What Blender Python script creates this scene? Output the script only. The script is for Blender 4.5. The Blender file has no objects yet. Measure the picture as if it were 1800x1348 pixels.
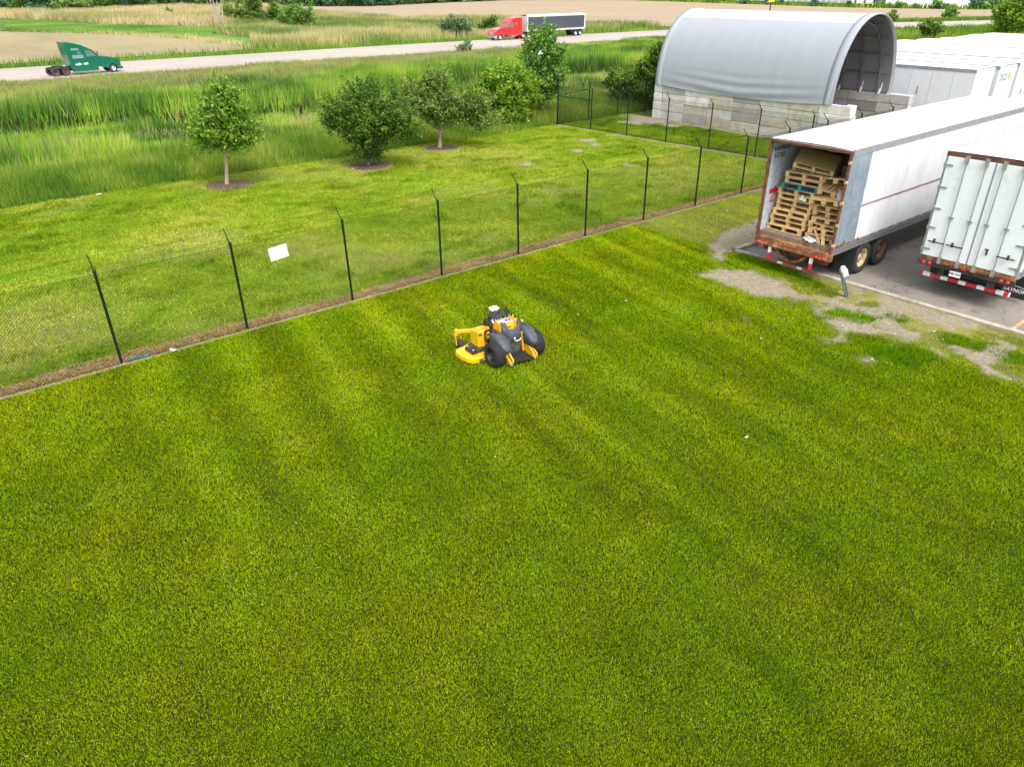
import bpy, bmesh, math, random
import numpy as np
from mathutils import Vector, Matrix
from math import sin, cos, pi, radians
random.seed(7)
SC = bpy.context.scene
COL = SC.collection

# ------------------------------------------------------------------ camera
PITCH, ROLL, CAMH, FPX = radians(28.737), radians(0.30), 8.2, 1284.1
cam_d = bpy.data.cameras.new("camera"); cam = bpy.data.objects.new("camera", cam_d); COL.objects.link(cam)
cam_d.sensor_width = 36.0; cam_d.lens = 36.0 * FPX / 1800.0
cam_d.clip_start = 0.1; cam_d.clip_end = 5000
_fwd = Vector((0, cos(PITCH), -sin(PITCH))); _dn = Vector((0, -sin(PITCH), -cos(PITCH))); _rt = Vector((1, 0, 0))
_r2 = _rt * cos(ROLL) + _dn * sin(ROLL); _d2 = -_rt * sin(ROLL) + _dn * cos(ROLL)
cam.matrix_world = Matrix(((_r2.x, -_d2.x, -_fwd.x, 0), (_r2.y, -_d2.y, -_fwd.y, 0), (_r2.z, -_d2.z, -_fwd.z, CAMH), (0, 0, 0, 1)))
SC.camera = cam

# ------------------------------------------------------------------ light
EXPOSURE = 1.3
SUN_DIR = Vector((0.32, -0.82, 1.35)).normalized()
SUN_EL = math.asin(SUN_DIR.z); SUN_AZ = math.atan2(SUN_DIR.x, SUN_DIR.y)
world = bpy.data.worlds.new("World"); SC.world = world; world.use_nodes = True
wn = world.node_tree; bgn = wn.nodes["Background"]
sky = wn.nodes.new("ShaderNodeTexSky"); sky.sky_type = 'NISHITA'; sky.sun_disc = False
sky.sun_elevation = SUN_EL; sky.sun_rotation = SUN_AZ
sky.air_density = 1.2; sky.dust_density = 4.0; sky.ozone_density = 1.0
hs = wn.nodes.new("ShaderNodeHueSaturation"); hs.inputs["Saturation"].default_value = 0.35
wn.links.new(sky.outputs[0], hs.inputs["Color"]); wn.links.new(hs.outputs[0], bgn.inputs["Color"])
bgn.inputs["Strength"].default_value = 0.15
sun_d = bpy.data.lights.new("sun", 'SUN'); sun_d.energy = 1.0; sun_d.angle = radians(16); sun_d.color = (1.0, 0.96, 0.89)
sun = bpy.data.objects.new("sun", sun_d); COL.objects.link(sun)
sun.rotation_euler = SUN_DIR.to_track_quat('Z', 'Y').to_euler()
SC.view_settings.view_transform = 'Standard'; SC.view_settings.look = 'None'
SC.view_settings.exposure = EXPOSURE; SC.view_settings.gamma = 1.0; SC.view_settings.use_curve_mapping = False
SC.cycles.max_bounces = 6; SC.cycles.diffuse_bounces = 3; SC.cycles.glossy_bounces = 2
SC.cycles.transparent_max_bounces = 6

# ------------------------------------------------------------------ frame of the site: U runs along the fence, V away from it
PH = 0.685
CU, SU = cos(PH), sin(PH)
def W(U, V, z=0.0): return Vector((U * CU - V * SU, U * SU + V * CU, z))
def UVof(x, y): return (x * CU + y * SU, -x * SU + y * CU)
def Wn(U, V): return U * CU - V * SU, U * SU + V * CU

# ------------------------------------------------------------------ materials
def _mat(name):
    m = bpy.data.materials.new(name); m.use_nodes = True
    nt = m.node_tree; b = nt.nodes["Principled BSDF"]
    return m, nt, b
def N(nt, kind, **kw):
    n = nt.nodes.new(kind)
    for k, v in kw.items():
        if k in n.inputs.keys(): n.inputs[k].default_value = v
        else: setattr(n, k, v)
    return n
def ramp(nt, fac, stops):
    r = nt.nodes.new("ShaderNodeValToRGB"); e = r.color_ramp.elements
    while len(e) < len(stops): e.new(0.5)
    for i, (p, c) in enumerate(stops):
        e[i].position = p; e[i].color = (c[0], c[1], c[2], 1) if len(c) == 3 else c
    nt.links.new(fac, r.inputs[0]); return r.outputs[0]
def g3(v): return (v, v, v)
def noise(nt, scale, detail=4, rough=0.6, vec=None, stretch=None):
    n = N(nt, "ShaderNodeTexNoise", Scale=scale, Detail=detail, Roughness=rough)
    if vec is None:
        tc = nt.nodes.new("ShaderNodeTexCoord"); vec = tc.outputs["Object"]
    if stretch:
        mp = nt.nodes.new("ShaderNodeMapping"); mp.inputs["Scale"].default_value = stretch
        nt.links.new(vec, mp.inputs[0]); vec = mp.outputs[0]
    nt.links.new(vec, n.inputs["Vector"]); return n.outputs["Fac"]
def mix(nt, fac, a, b, blend='MIX'):
    m = nt.nodes.new("ShaderNodeMix"); m.data_type = 'RGBA'; m.blend_type = blend
    for inp, v in ((m.inputs[0], fac), (m.inputs[6], a), (m.inputs[7], b)):
        if isinstance(v, (int, float)): inp.default_value = v
        elif isinstance(v, tuple): inp.default_value = (*v[:3], 1)
        else: nt.links.new(v, inp)
    return m.outputs[2]
def bump(nt, b, h, strength=0.3, dist=0.02):
    n = N(nt, "ShaderNodeBump", Strength=strength, Distance=dist); nt.links.new(h, n.inputs["Height"]); nt.links.new(n.outputs[0], b.inputs["Normal"])
def M(name, col, rough=0.6, metal=0.0, var=0.0, vs=3.0, dirt=None, da=0.5, ds=2.0, bmp=0.0, bs=30.0, spec=0.5, coat=0.0, stretch=None):
    """plain paint/metal/rubber with colour variation, patches of dirt and fine bump"""
    m, nt, b = _mat(name)
    b.inputs["Roughness"].default_value = rough; b.inputs["Metallic"].default_value = metal
    b.inputs["Specular IOR Level"].default_value = spec; b.inputs["Coat Weight"].default_value = coat
    c = col
    if var:
        f = noise(nt, vs, 5, 0.65, stretch=stretch)
        c = ramp(nt, f, [(0.3, tuple(x * (1 - var) for x in col)), (0.7, tuple(min(1, x * (1 + var)) for x in col))])
    if dirt:
        f = noise(nt, ds, 6, 0.7, stretch=stretch)
        f2 = ramp(nt, f, [(0.62 - 0.25 * da, g3(0)), (0.72, g3(1))])
        c = mix(nt, f2, c, dirt)
    if isinstance(c, tuple): b.inputs["Base Color"].default_value = (*c, 1)
    else: nt.links.new(c, b.inputs["Base Color"])
    if bmp: bump(nt, b, noise(nt, bs, 4), bmp, 0.01)
    return m

def leafmat(name, trans=0.35, rough=0.6, attr="col", spec=0.25):
    m, nt, b = _mat(name)
    a = nt.nodes.new("ShaderNodeAttribute"); a.attribute_name = attr
    nt.links.new(a.outputs["Color"], b.inputs["Base Color"])
    b.inputs["Roughness"].default_value = rough; b.inputs["Specular IOR Level"].default_value = spec
    if trans:
        t = nt.nodes.new("ShaderNodeBsdfTranslucent"); nt.links.new(a.outputs["Color"], t.inputs[0])
        ms = nt.nodes.new("ShaderNodeMixShader"); ms.inputs[0].default_value = trans
        nt.links.new(b.outputs[0], ms.inputs[1]); nt.links.new(t.outputs[0], ms.inputs[2])
        nt.links.new(ms.outputs[0], nt.nodes["Material Output"].inputs[0])
    return m

# ------------------------------------------------------------------ object helpers
def tag(o, label=None, cat=None, group=None, kind=None):
    if label: o["label"] = label
    if cat: o["category"] = cat
    if group: o["group"] = group
    if kind: o["kind"] = kind
    return o
def empty(name, label, cat, loc=(0, 0, 0), rz=0.0, group=None, parent=None):
    o = bpy.data.objects.new(name, None); COL.objects.link(o); o.location = loc; o.rotation_euler = (0, 0, rz)
    o.empty_display_size = 0.3
    if parent: o.parent = parent
    return tag(o, label, cat, group)
def kids(o): return [c for c in bpy.data.objects if c.parent == o]
_kids_cache = {}
def copy_tree(o, parent=None):
    c = o.copy(); COL.objects.link(c); c.parent = parent
    if o.name not in _kids_cache: _kids_cache[o.name] = kids(o)
    for ch in _kids_cache[o.name]: copy_tree(ch, c)
    return c
def npmesh(name, v, faces_flat, nper, mats, fcol=None, smooth=False, vattr=None):
    """fast mesh from arrays; every face has nper corners"""
    me = bpy.data.meshes.new(name); v = np.asarray(v, np.float32); nf = len(faces_flat) // nper
    me.vertices.add(len(v)); me.vertices.foreach_set("co", v.ravel())
    me.loops.add(nf * nper); me.loops.foreach_set("vertex_index", np.asarray(faces_flat, np.int32))
    me.polygons.add(nf); me.polygons.foreach_set("loop_start", np.arange(0, nf * nper, nper, dtype=np.int32))
    me.polygons.foreach_set("use_smooth", np.full(nf, bool(smooth)))
    if fcol is not None:
        a = me.attributes.new("col", 'FLOAT_COLOR', 'FACE')
        a.data.foreach_set("color", np.hstack([np.asarray(fcol, np.float32), np.ones((nf, 1), np.float32)]).ravel())
    if vattr:
        for k, arr in vattr.items():
            a = me.attributes.new(k, 'FLOAT', 'POINT'); a.data.foreach_set("value", np.asarray(arr, np.float32))
    for m in mats: me.materials.append(m)
    me.update(calc_edges=True); return me
def link(name, me, parent=None, loc=None):
    o = bpy.data.objects.new(name, me); COL.objects.link(o)
    if parent: o.parent = parent
    if loc is not None: o.location = loc
    return o

class MB:
    def __init__(s): s.v = []; s.f = []; s.m = []; s.sm = []
    def add(s, vs, fs, mi=0, smooth=False):
        o = len(s.v); s.v += [tuple(p) for p in vs]
        for f in fs: s.f.append([i + o for i in f]); s.m.append(mi); s.sm.append(smooth)
        return s
    def box(s, x0, x1, y0, y1, z0, z1, mi=0):
        vs = [(x0, y0, z0), (x1, y0, z0), (x1, y1, z0), (x0, y1, z0), (x0, y0, z1), (x1, y0, z1), (x1, y1, z1), (x0, y1, z1)]
        return s.add(vs, [(0, 3, 2, 1), (4, 5, 6, 7), (0, 1, 5, 4), (1, 2, 6, 5), (2, 3, 7, 6), (3, 0, 4, 7)], mi)
    def obox(s, c, size, rot=(0, 0, 0), mi=0):
        from mathutils import Euler
        R = Euler(rot).to_matrix(); hx, hy, hz = size[0] / 2, size[1] / 2, size[2] / 2; c = Vector(c)
        vs = [c + R @ Vector(p) for p in ((-hx, -hy, -hz), (hx, -hy, -hz), (hx, hy, -hz), (-hx, hy, -hz), (-hx, -hy, hz), (hx, -hy, hz), (hx, hy, hz), (-hx, hy, hz))]
        return s.add(vs, [(0, 3, 2, 1), (4, 5, 6, 7), (0, 1, 5, 4), (1, 2, 6, 5), (2, 3, 7, 6), (3, 0, 4, 7)], mi)
    def tube(s, pts, r, n=8, mi=0, r2=None, smooth=True):
        pts = [Vector(p) for p in pts]; k = len(pts); o = len(s.v); ring = []
        for i, p in enumerate(pts):
            d = (pts[min(i + 1, k - 1)] - pts[max(i - 1, 0)]).normalized()
            a = d.cross(Vector((0, 0, 1)))
            if a.length < 1e-3: a = d.cross(Vector((1, 0, 0)))
            a.normalize(); b = d.cross(a)
            rr = r if r2 is None else r + (r2 - r) * i / (k - 1)
            for j in range(n):
                t = 2 * pi * j / n; ring.append(p + (a * cos(t) + b * sin(t)) * rr)
        fs = []
        for i in range(k - 1):
            for j in range(n): fs.append((i * n + j, i * n + (j + 1) % n, (i + 1) * n + (j + 1) % n, (i + 1) * n + j))
        s.add(ring, fs, mi, smooth)
        s.add(ring[:n], [tuple(range(n))], mi); s.add(ring[-n:], [tuple(reversed(range(n)))], mi)
        return s
    def lathe(s, prof, c, axis='x', n=28, mi=0, smooth=True, a0=0, a1=2 * pi):
        """prof = [(along axis, radius)]"""
        vs = []; full = abs(a1 - a0 - 2 * pi) < 1e-6; m = n if full else n + 1
        for (h, r) in prof:
            for j in range(m):
                t = a0 + (a1 - a0) * j / n; p, q = r * cos(t), r * sin(t)
                vs.append({'x': (c[0] + h, c[1] + p, c[2] + q), 'y': (c[0] + p, c[1] + h, c[2] + q), 'z': (c[0] + p, c[1] + q, c[2] + h)}[axis])
        fs = []
        for i in range(len(prof) - 1):
            for j in range(n):
                k = (j + 1) % m; fs.append((i * m + j, i * m + k, (i + 1) * m + k, (i + 1) * m + j))
        return s.add(vs, fs, mi, smooth)
    def prism(s, poly, a, b, plane='xz', mi=0):
        """poly in the named plane, extruded along the third axis from a to b"""
        def P(p, h): return {'xz': (p[0], h, p[1]), 'xy': (p[0], p[1], h), 'yz': (h, p[0], p[1])}[plane]
        n = len(poly); vs = [P(p, a) for p in poly] + [P(p, b) for p in poly]
        return s.add(vs, [tuple(range(n)), tuple(range(2 * n - 1, n - 1, -1))] + [(i, i + n, (i + 1) % n + n, (i + 1) % n) for i in range(n)], mi)
    def build(s, name, mats, parent=None, loc=None, bevel=0, recalc=True, rot=None, seg=2):
        me = bpy.data.meshes.new(name); me.from_pydata([tuple(p) for p in s.v], [], s.f)
        if not isinstance(mats, (list, tuple)): mats = [mats]
        for m in mats: me.materials.append(m)
        me.polygons.foreach_set("material_index", s.m); me.polygons.foreach_set("use_smooth", s.sm)
        if recalc:
            bm = bmesh.new(); bm.from_mesh(me); bmesh.ops.recalc_face_normals(bm, faces=bm.faces); bm.to_mesh(me); bm.free()
        me.update(); o = link(name, me, parent, loc)
        if rot: o.rotation_euler = rot
        if bevel:
            md = o.modifiers.new("bevel", 'BEVEL'); md.width = bevel; md.segments = seg; md.limit_method = 'ANGLE'; md.angle_limit = radians(40)
        return o
def text(name, body, size, mat, loc, rot, parent=None, ext=0.002, bold=0.0, shear=0.0, sx=1.0):
    cu = bpy.data.curves.new(name, 'FONT'); cu.body = body; cu.size = size; cu.extrude = ext; cu.offset = bold; cu.shear = shear
    cu.align_x = 'CENTER'; cu.align_y = 'CENTER'; cu.resolution_u = 2
    t = bpy.data.objects.new(name, cu); COL.objects.link(t)
    bpy.context.view_layer.update()
    me = bpy.data.meshes.new_from_object(t.evaluated_get(bpy.context.evaluated_depsgraph_get()))
    bpy.data.objects.remove(t); me.materials.clear(); me.materials.append(mat)
    o = link(name, me, parent, loc); o.rotation_euler = rot; o.scale = (sx, 1, 1); return o

# value noise for numpy placement
_rs = np.random.RandomState(11); _NT = _rs.rand(256, 256)
def vnoise(x, y, s=1.0, oct=3):
    x = np.asarray(x) * s + 1000.3; y = np.asarray(y) * s + 1000.7; out = 0; amp = 1; tot = 0
    for o in range(oct):
        xi = np.floor(x).astype(int); yi = np.floor(y).astype(int); fx = x - xi; fy = y - yi
        fx = fx * fx * (3 - 2 * fx); fy = fy * fy * (3 - 2 * fy)
        a = _NT[xi % 256, yi % 256]; b = _NT[(xi + 1) % 256, yi % 256]; c = _NT[xi % 256, (yi + 1) % 256]; d = _NT[(xi + 1) % 256, (yi + 1) % 256]
        out = out + amp * (a * (1 - fx) * (1 - fy) + b * fx * (1 - fy) + c * (1 - fx) * fy + d * fx * fy)
        tot += amp; amp *= 0.5; x = x * 2.03 + 17.1; y = y * 2.03 + 5.3
    return out / tot
def sstep(a, b, x): t = np.clip((x - a) / (b - a), 0, 1); return t * t * (3 - 2 * t)
def polydist(U, V, poly):
    """signed distance (negative inside)"""
    P = np.array(poly); d = np.full(np.shape(U), 1e9); ins = np.zeros(np.shape(U), bool); n = len(P)
    for i in range(n):
        a = P[i]; b = P[(i + 1) % n]; e = b - a; L = e @ e
        t = np.clip(((U - a[0]) * e[0] + (V - a[1]) * e[1]) / L, 0, 1)
        d = np.minimum(d, np.hypot(U - a[0] - t * e[0], V - a[1] - t * e[1]))
        c = ((a[1] > V) != (b[1] > V)) & (U < (b[0] - a[0]) * (V - a[1]) / (b[1] - a[1] + 1e-12) + a[0])
        ins ^= c
    return np.where(ins, -d, d)

# ------------------------------------------------------------------ where soil and dry grass lie (U,V)
SOIL = [[(18.57, 13.38), (19.27, 13.34), (20.1, 12.85), (20.21, 12.06), (19.96, 11.29), (19.72, 10.55), (19.6, 9.88), (19.19, 9.94), (18.74, 10.49), (18.49, 11.11), (18.57, 11.76), (18.39, 12.42)],
 [(21.34, 15.04), (22.42, 15.43), (23.93, 15.56), (25.41, 15.81), (28, 15.6), (30, 14.2), (23.53, 14.05), (21.59, 14.01), (21.1, 14.02), (20.3, 13.55), (20.02, 13.64), (20.9, 14.59)],
 [(18.92, 9.72), (19.24, 9.34), (18.56, 8.96), (18.4, 9.19)],
 [(18.3, 8.96), (19.02, 8.36), (19.25, 7.53), (19.25, 6.91), (19.07, 6.24), (18.81, 6.56), (18.47, 7.29), (18.04, 7.84), (17.29, 7.74), (16.95, 8.03), (17.63, 8.17)],
 [(19.0, 6.22), (18.94, 5.85), (18.5, 5.72), (18.66, 6.21)],
 [(19.21, 5.61), (19.63, 5.1), (18.97, 4.73), (18.51, 4.09), (18.4, 4.26), (18.54, 4.88), (18.82, 5.25)],
 [(16.92, 7.11), (17.16, 6.92), (17.02, 6.63), (16.72, 6.76)], [(16.86, 10.49), (16.99, 10.27), (16.64, 10.06)]]
TUFTS = [((21.15, 13.3), .35), ((21.0, 12.4), .4), ((20.8, 11.6), .4), ((20.6, 11.0), .35), ((20.6, 10.5), .3), ((19.15, 8.77), .28), ((19.4, 8.2), .32), ((19.99, 7.65), .3), ((19.73, 5.96), .4), ((19.85, 5.2), .4), ((19.78, 4.64), .4), ((19.0, 7.95), .25), ((17.6, 6.6), .5), ((18.2, 6.3), .4)]
def soilmask(U, V):
    wob = (vnoise(U, V, 2.2, 4) - 0.5) * 0.75
    s = np.zeros(np.shape(U))
    for i, p in enumerate(SOIL):
        d = polydist(U, V, p) + wob * (1.0 if i not in (2, 4, 6, 7) else 0.5)
        s = np.maximum(s, 1 - sstep(-0.28, 0.16, d + (vnoise(U, V, 9, 2) - .5) * .22))
    worn = sstep(-3.3, -2.2, U - 21.4) * (1 - sstep(9.2, 10.2, V)) * (U < 21.4) * sstep(0.50, 0.62, vnoise(U + 5, V + 2, 1.6, 4))
    return np.maximum(s, .85 * worn)
def drymask(U, V):
    """thin straw coloured strip along the kerb, broken by tufts of thick grass"""
    edge = sstep(-3.4, -0.9, (U - 21.4)) * (1 - sstep(10.5, 12.5, V)) * sstep(3.0, 3.6, V + 0 * U)
    d = edge * (0.35 + 0.9 * (vnoise(U, V, 1.7, 3) > 0.42)) + 0.5 * sstep(-0.5, -0.1, U - 21.4)
    d = np.clip(d, 0, 1)
    for (c, r) in TUFTS: d = d * sstep(r * 0.6, r * 1.3, np.hypot(U - c[0], V - c[1]))
    return np.clip(d, 0, 1)
def tuftmask(U, V):
    t = np.zeros(np.shape(U))
    for (c, r) in TUFTS: t = np.maximum(t, 1 - sstep(r * 0.6, r * 1.35, np.hypot(U - c[0], (V - c[1]) * 0.8) + (vnoise(U, V, 4, 2) - .5) * .3))
    return t
def stripe(U, V):
    """mower passes run nearly square to the fence, +1 / -1 = which way the blades were rolled"""
    q = U - 0.17 * V + (vnoise(U, V, 0.25, 2) - 0.5) * 1.1
    return np.sin(q * 2 * pi / 1.9) * sstep(0.30, 0.62, vnoise(U + 7, V, 0.16, 2)) * sstep(-2, 5, U)

exec_parts = True
# ================================================================== GROUND
def sheet(name, uvs, z, mat, label_kind='structure', world_xy=False):
    pts = [(Vector((p[0], p[1], z)) if world_xy else W(p[0], p[1], z)) for p in uvs]
    me = bpy.data.meshes.new(name); me.from_pydata([tuple(p) for p in pts], [], [list(range(len(pts)))]); me.materials.append(mat)
    o = link(name, me); o["kind"] = label_kind
    bm = bmesh.new(); bm.from_mesh(me); bmesh.ops.recalc_face_normals(bm, faces=bm.faces)
    bm.faces.ensure_lookup_table()
    if bm.faces[0].normal.z < 0: bmesh.ops.reverse_faces(bm, faces=bm.faces)
    bmesh.ops.triangulate(bm, faces=bm.faces); bm.to_mesh(me); bm.free(); return o

def ground_mat(name, stops, scale, scale2, amt2=0.35, bmp=0.6, bscale=25, rough=0.95):
    m, nt, b = _mat(name); b.inputs["Roughness"].default_value = rough; b.inputs["Specular IOR Level"].default_value = 0.15
    c = ramp(nt, noise(nt, scale, 6, 0.65), stops)
    f = ramp(nt, noise(nt, scale2, 4, 0.7), [(0.3, g3(1 - amt2)), (0.7, g3(1 + amt2 * 0.6))])
    c = mix(nt, 1.0, c, f, 'MULTIPLY'); nt.links.new(c, b.inputs["Base Color"])
    bump(nt, b, noise(nt, bscale, 5), bmp, 0.04); return m

# broad rough grassland to the horizon
m_rough = ground_mat("rough_ground", [(0.3, (0.045, 0.095, 0.014)), (0.5, (0.08, 0.14, 0.022)), (0.72, (0.14, 0.18, 0.04))], 0.09, 1.6)
sheet("ground", [(x * cos(a), x * sin(a)) for x, a in [(2500, 2 * pi * k / 48) for k in range(48)]], -0.06, m_rough, world_xy=True)

# mown lawn inside the fence (soil and dry patches carried as mesh attributes)
def lawn_material(name, greens, soil=True):
    m, nt, b = _mat(name); b.inputs["Roughness"].default_value = 0.95; b.inputs["Specular IOR Level"].default_value = 0.1
    g = ramp(nt, noise(nt, 0.9, 5, 0.6), [(0.3, greens[0]), (0.55, greens[1]), (0.75, greens[2])])
    fine = ramp(nt, noise(nt, 38, 4, 0.75), [(0.28, g3(0.45)), (0.5, g3(0.95)), (0.72, g3(1.45))])
    c = mix(nt, 1.0, g, fine, 'MULTIPLY')
    if soil:
        dirt = ramp(nt, noise(nt, 6, 8, 0.75), [(0.3, (0.17, 0.135, 0.095)), (0.5, (0.25, 0.21, 0.155)), (0.7, (0.33, 0.29, 0.225))])
        speck = ramp(nt, noise(nt, 45, 3, 0.8), [(0.3, g3(0.72)), (0.7, g3(1.2))]); dirt = mix(nt, 1.0, dirt, speck, 'MULTIPLY')
        straw = ramp(nt, noise(nt, 22, 5, 0.7), [(0.3, (0.11, 0.13, 0.03)), (0.52, (0.23, 0.20, 0.08)), (0.7, (0.32, 0.27, 0.16))])
        ad = N(nt, "ShaderNodeAttribute", attribute_name="dry"); as_ = N(nt, "ShaderNodeAttribute", attribute_name="soil")
        c = mix(nt, ad.outputs["Fac"], c, straw); c = mix(nt, as_.outputs["Fac"], c, dirt)
    nt.links.new(c, b.inputs["Base Color"]); bump(nt, b, noise(nt, 60, 4, 0.8), 0.7, 0.03); return m
m_lawn = lawn_material("lawn_turf", [(0.014, 0.022, 0.0006), (0.025, 0.038, 0.001), (0.042, 0.054, 0.002)])
m_outer = lawn_material("outer_turf", [(0.075, 0.13, 0.004), (0.135, 0.205, 0.008), (0.21, 0.26, 0.018)])

def grid_sheet(name, u0, u1, v0, v1, step, z, mat, keep, attrs=None):
    us = np.arange(u0, u1 + 1e-6, step); vs = np.arange(v0, v1 + 1e-6, step)
    U, V = np.meshgrid(us, vs, indexing='ij'); x, y = Wn(U, V); nu, nv = U.shape
    co = np.stack([x, y, np.full_like(x, z)], -1).reshape(-1, 3)
    idx = np.arange(nu * nv).reshape(nu, nv); q = np.stack([idx[:-1, :-1], idx[1:, :-1], idx[1:, 1:], idx[:-1, 1:]], -1).reshape(-1, 4)
    cu = (U[:-1, :-1] + U[1:, 1:]).ravel() / 2; cv = (V[:-1, :-1] + V[1:, 1:]).ravel() / 2
    q = q[keep(cu, cv)]
    at = {k: f(U.ravel(), V.ravel()) for k, f in (attrs or {}).items()}
    me = npmesh(name, co, q.ravel(), 4, [mat], vattr=at); o = link(name, me); o["kind"] = 'structure'; return o
LZ = 0.02
grid_sheet("lawn", -14, 36.0, -24, 18.4, 0.1, LZ, m_lawn, lambda u, v: (u < 21.4) | (v > 14.1), {"soil": soilmask, "dry": drymask})
def osoil(U, V):
    s = np.zeros(np.shape(U))
    for (c, r) in (((32.0, 31.6), .55), ((31.2, 30.6), .5), ((24.7, 29.2), .35), ((29.2, 30.1), .5), ((40.2, 34.2), 2.3), ((38.6, 34.2), 1.1), ((39.5, 32), .9), ((28.7, 25.8), .3)):
        s = np.maximum(s, 1 - sstep(r * 0.5, r * 1.1, np.hypot(U - c[0], V - c[1]) + (vnoise(U, V, 1.7, 3) - .5) * 1.2))
    # worn line under the cross fence
    d = np.abs((U - 34.05) * 0.9975 + (V - 37) * 0.0705)
    s = np.maximum(s, 0.75 * (1 - sstep(0.1, 0.3, d + (vnoise(U, V, 1.3, 2) - .5) * .35)) * (V < 37.2) * (V > 14))
    s = np.maximum(s, (U > 40.2) * 0.8)
    return s
grid_sheet("outer_lawn", -30, 41.0, 18.4, 37.2, 0.25, LZ, m_outer, lambda u, v: v < 37.0, {"soil": osoil, "dry": lambda u, v: 0.6 * sstep(0.5, 0.8, vnoise(u, v, 0.35, 3))})

# cut strip with dead clippings along the fence and its concrete mowing edge
m_clip, nt, b = _mat("dead_clippings"); b.inputs["Roughness"].default_value = 0.95
c = ramp(nt, noise(nt, 26, 6, 0.8, stretch=(1, 1, 1)), [(0.3, (0.12, 0.06, 0.03)), (0.45, (0.30, 0.18, 0.09)), (0.6, (0.44, 0.31, 0.17)), (0.75, (0.24, 0.23, 0.07))])
nt.links.new(c, b.inputs["Base Color"]); bump(nt, b, noise(nt, 50, 4), 0.8, 0.04)
m_kerbc = M("kerb_concrete", (0.33, 0.30, 0.24), 0.9, var=0.25, vs=4, dirt=(0.17, 0.15, 0.10), da=0.6, ds=1.6, bmp=0.4, bs=60)
m_conc = M("concrete_edge", (0.20, 0.18, 0.12), 0.9, var=0.28, vs=4, dirt=(0.20, 0.19, 0.13), da=0.5, ds=1.3, bmp=0.4, bs=60)
def strip(name, us, lo, hi, z, mat, thick=0.0):
    n = len(us); vs = []; fs = []
    for i, u in enumerate(us):
        vs.append(tuple(W(u, lo(u), z))); vs.append(tuple(W(u, hi(u), z)))
    for i in range(n - 1): fs.append((2 * i, 2 * i + 2, 2 * i + 3, 2 * i + 1))
    if thick:
        k = len(vs); vs += [(p[0], p[1], p[2] - thick) for p in vs]
        for i in range(n - 1):
            fs.append((2 * i, 2 * i + k, 2 * i + 2 + k, 2 * i + 2)); fs.append((2 * i + 1, 2 * i + 3, 2 * i + 3 + k, 2 * i + 1 + k))
        fs.append((0, 1, 1 + k, k)); e = 2 * (n - 1); fs.append((e, e + k, e + 1 + k, e + 1))
    me = bpy.data.meshes.new(name); me.from_pydata(vs, [], fs); me.materials.append(mat); me.update()
    o = link(name, me); o["kind"] = 'structure'; return o
ru = [i * 0.35 for i in range(-30, 104)]
wv = lambda u, a, s: (float(vnoise(np.array(u), np.array(a), s, 3)) - 0.5)
strip("clippings_strip", ru, lambda u: 18.42, lambda u: 19.08 + wv(u, 3.3, 0.9) * 0.6, LZ + 0.006, m_clip)
strip("mowing_edge", ru, lambda u: 18.345 + wv(u, 1.1, 0.35) * 0.06, lambda u: 18.415 + wv(u, 1.1, 0.35) * 0.06, LZ + 0.016, m_conc, 0.05)

# asphalt yard with kerb
m_asph, nt, b = _mat("old_asphalt"); b.inputs["Roughness"].default_value = 0.9
c = ramp(nt, noise(nt, 0.5, 7, 0.7), [(0.25, (0.125, 0.112, 0.094)), (0.5, (0.172, 0.153, 0.128)), (0.75, (0.225, 0.20, 0.166))])
sp = ramp(nt, noise(nt, 55, 3, 0.8), [(0.3, g3(0.75)), (0.7, g3(1.25))]); c = mix(nt, 1.0, c, sp, 'MULTIPLY')
st = ramp(nt, noise(nt, 1.1, 5, 0.75, stretch=(1, 2.2, 1)), [(0.58, g3(0)), (0.72, g3(0.8))]); c = mix(nt, st, c, (0.30, 0.19, 0.09))
oil = ramp(nt, noise(nt, 0.9, 4, 0.6, stretch=(1.3, 1, 1)), [(0.30, g3(0.7)), (0.42, g3(0))]); c = mix(nt, oil, c, (0.06, 0.055, 0.05))
vo = N(nt, "ShaderNodeTexVoronoi", feature='DISTANCE_TO_EDGE', Scale=0.35); tc = nt.nodes.new("ShaderNodeTexCoord")
dist = N(nt, "ShaderNodeVectorMath", operation='ADD'); nn = N(nt, "ShaderNodeTexNoise", Scale=1.2, Detail=5.0); nt.links.new(tc.outputs["Object"], nn.inputs["Vector"])
nt.links.new(tc.outputs["Object"], dist.inputs[0]); nt.links.new(nn.outputs["Color"], dist.inputs[1]); nt.links.new(dist.outputs[0], vo.inputs["Vector"])
cr = ramp(nt, vo.outputs["Distance"], [(0.0, g3(0.8)), (0.008, g3(0))]); c = mix(nt, cr, c, (0.05, 0.047, 0.042))
nt.links.new(c, b.inputs["Base Color"]); bump(nt, b, noise(nt, 70, 4), 0.5, 0.01)
me = bpy.data.meshes.new("parking_lot"); lot = [(21.5, -60, -.04), (21.5, 13.98, -.04), (36, 13.98, -.04), (36, 18.3, -.04), (41, 18.3, -.04), (41, 34.6, -.04), (47.9, 34.6, -.04), (47.9, -60, -.04), (48.8, 34.6, -.35), (48.8, -60, -.35), (102, 36, -.35), (102, -60, -.35)]
me.from_pydata([tuple(W(*q)) for q in lot], [], [(0, 7, 6, 5, 4, 3, 2, 1), (7, 9, 8, 6), (9, 11, 10, 8)]); me.materials.append(m_asph); me.update(); o = link("parking_lot", me); o["kind"] = 'structure'
kb = MB()
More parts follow.
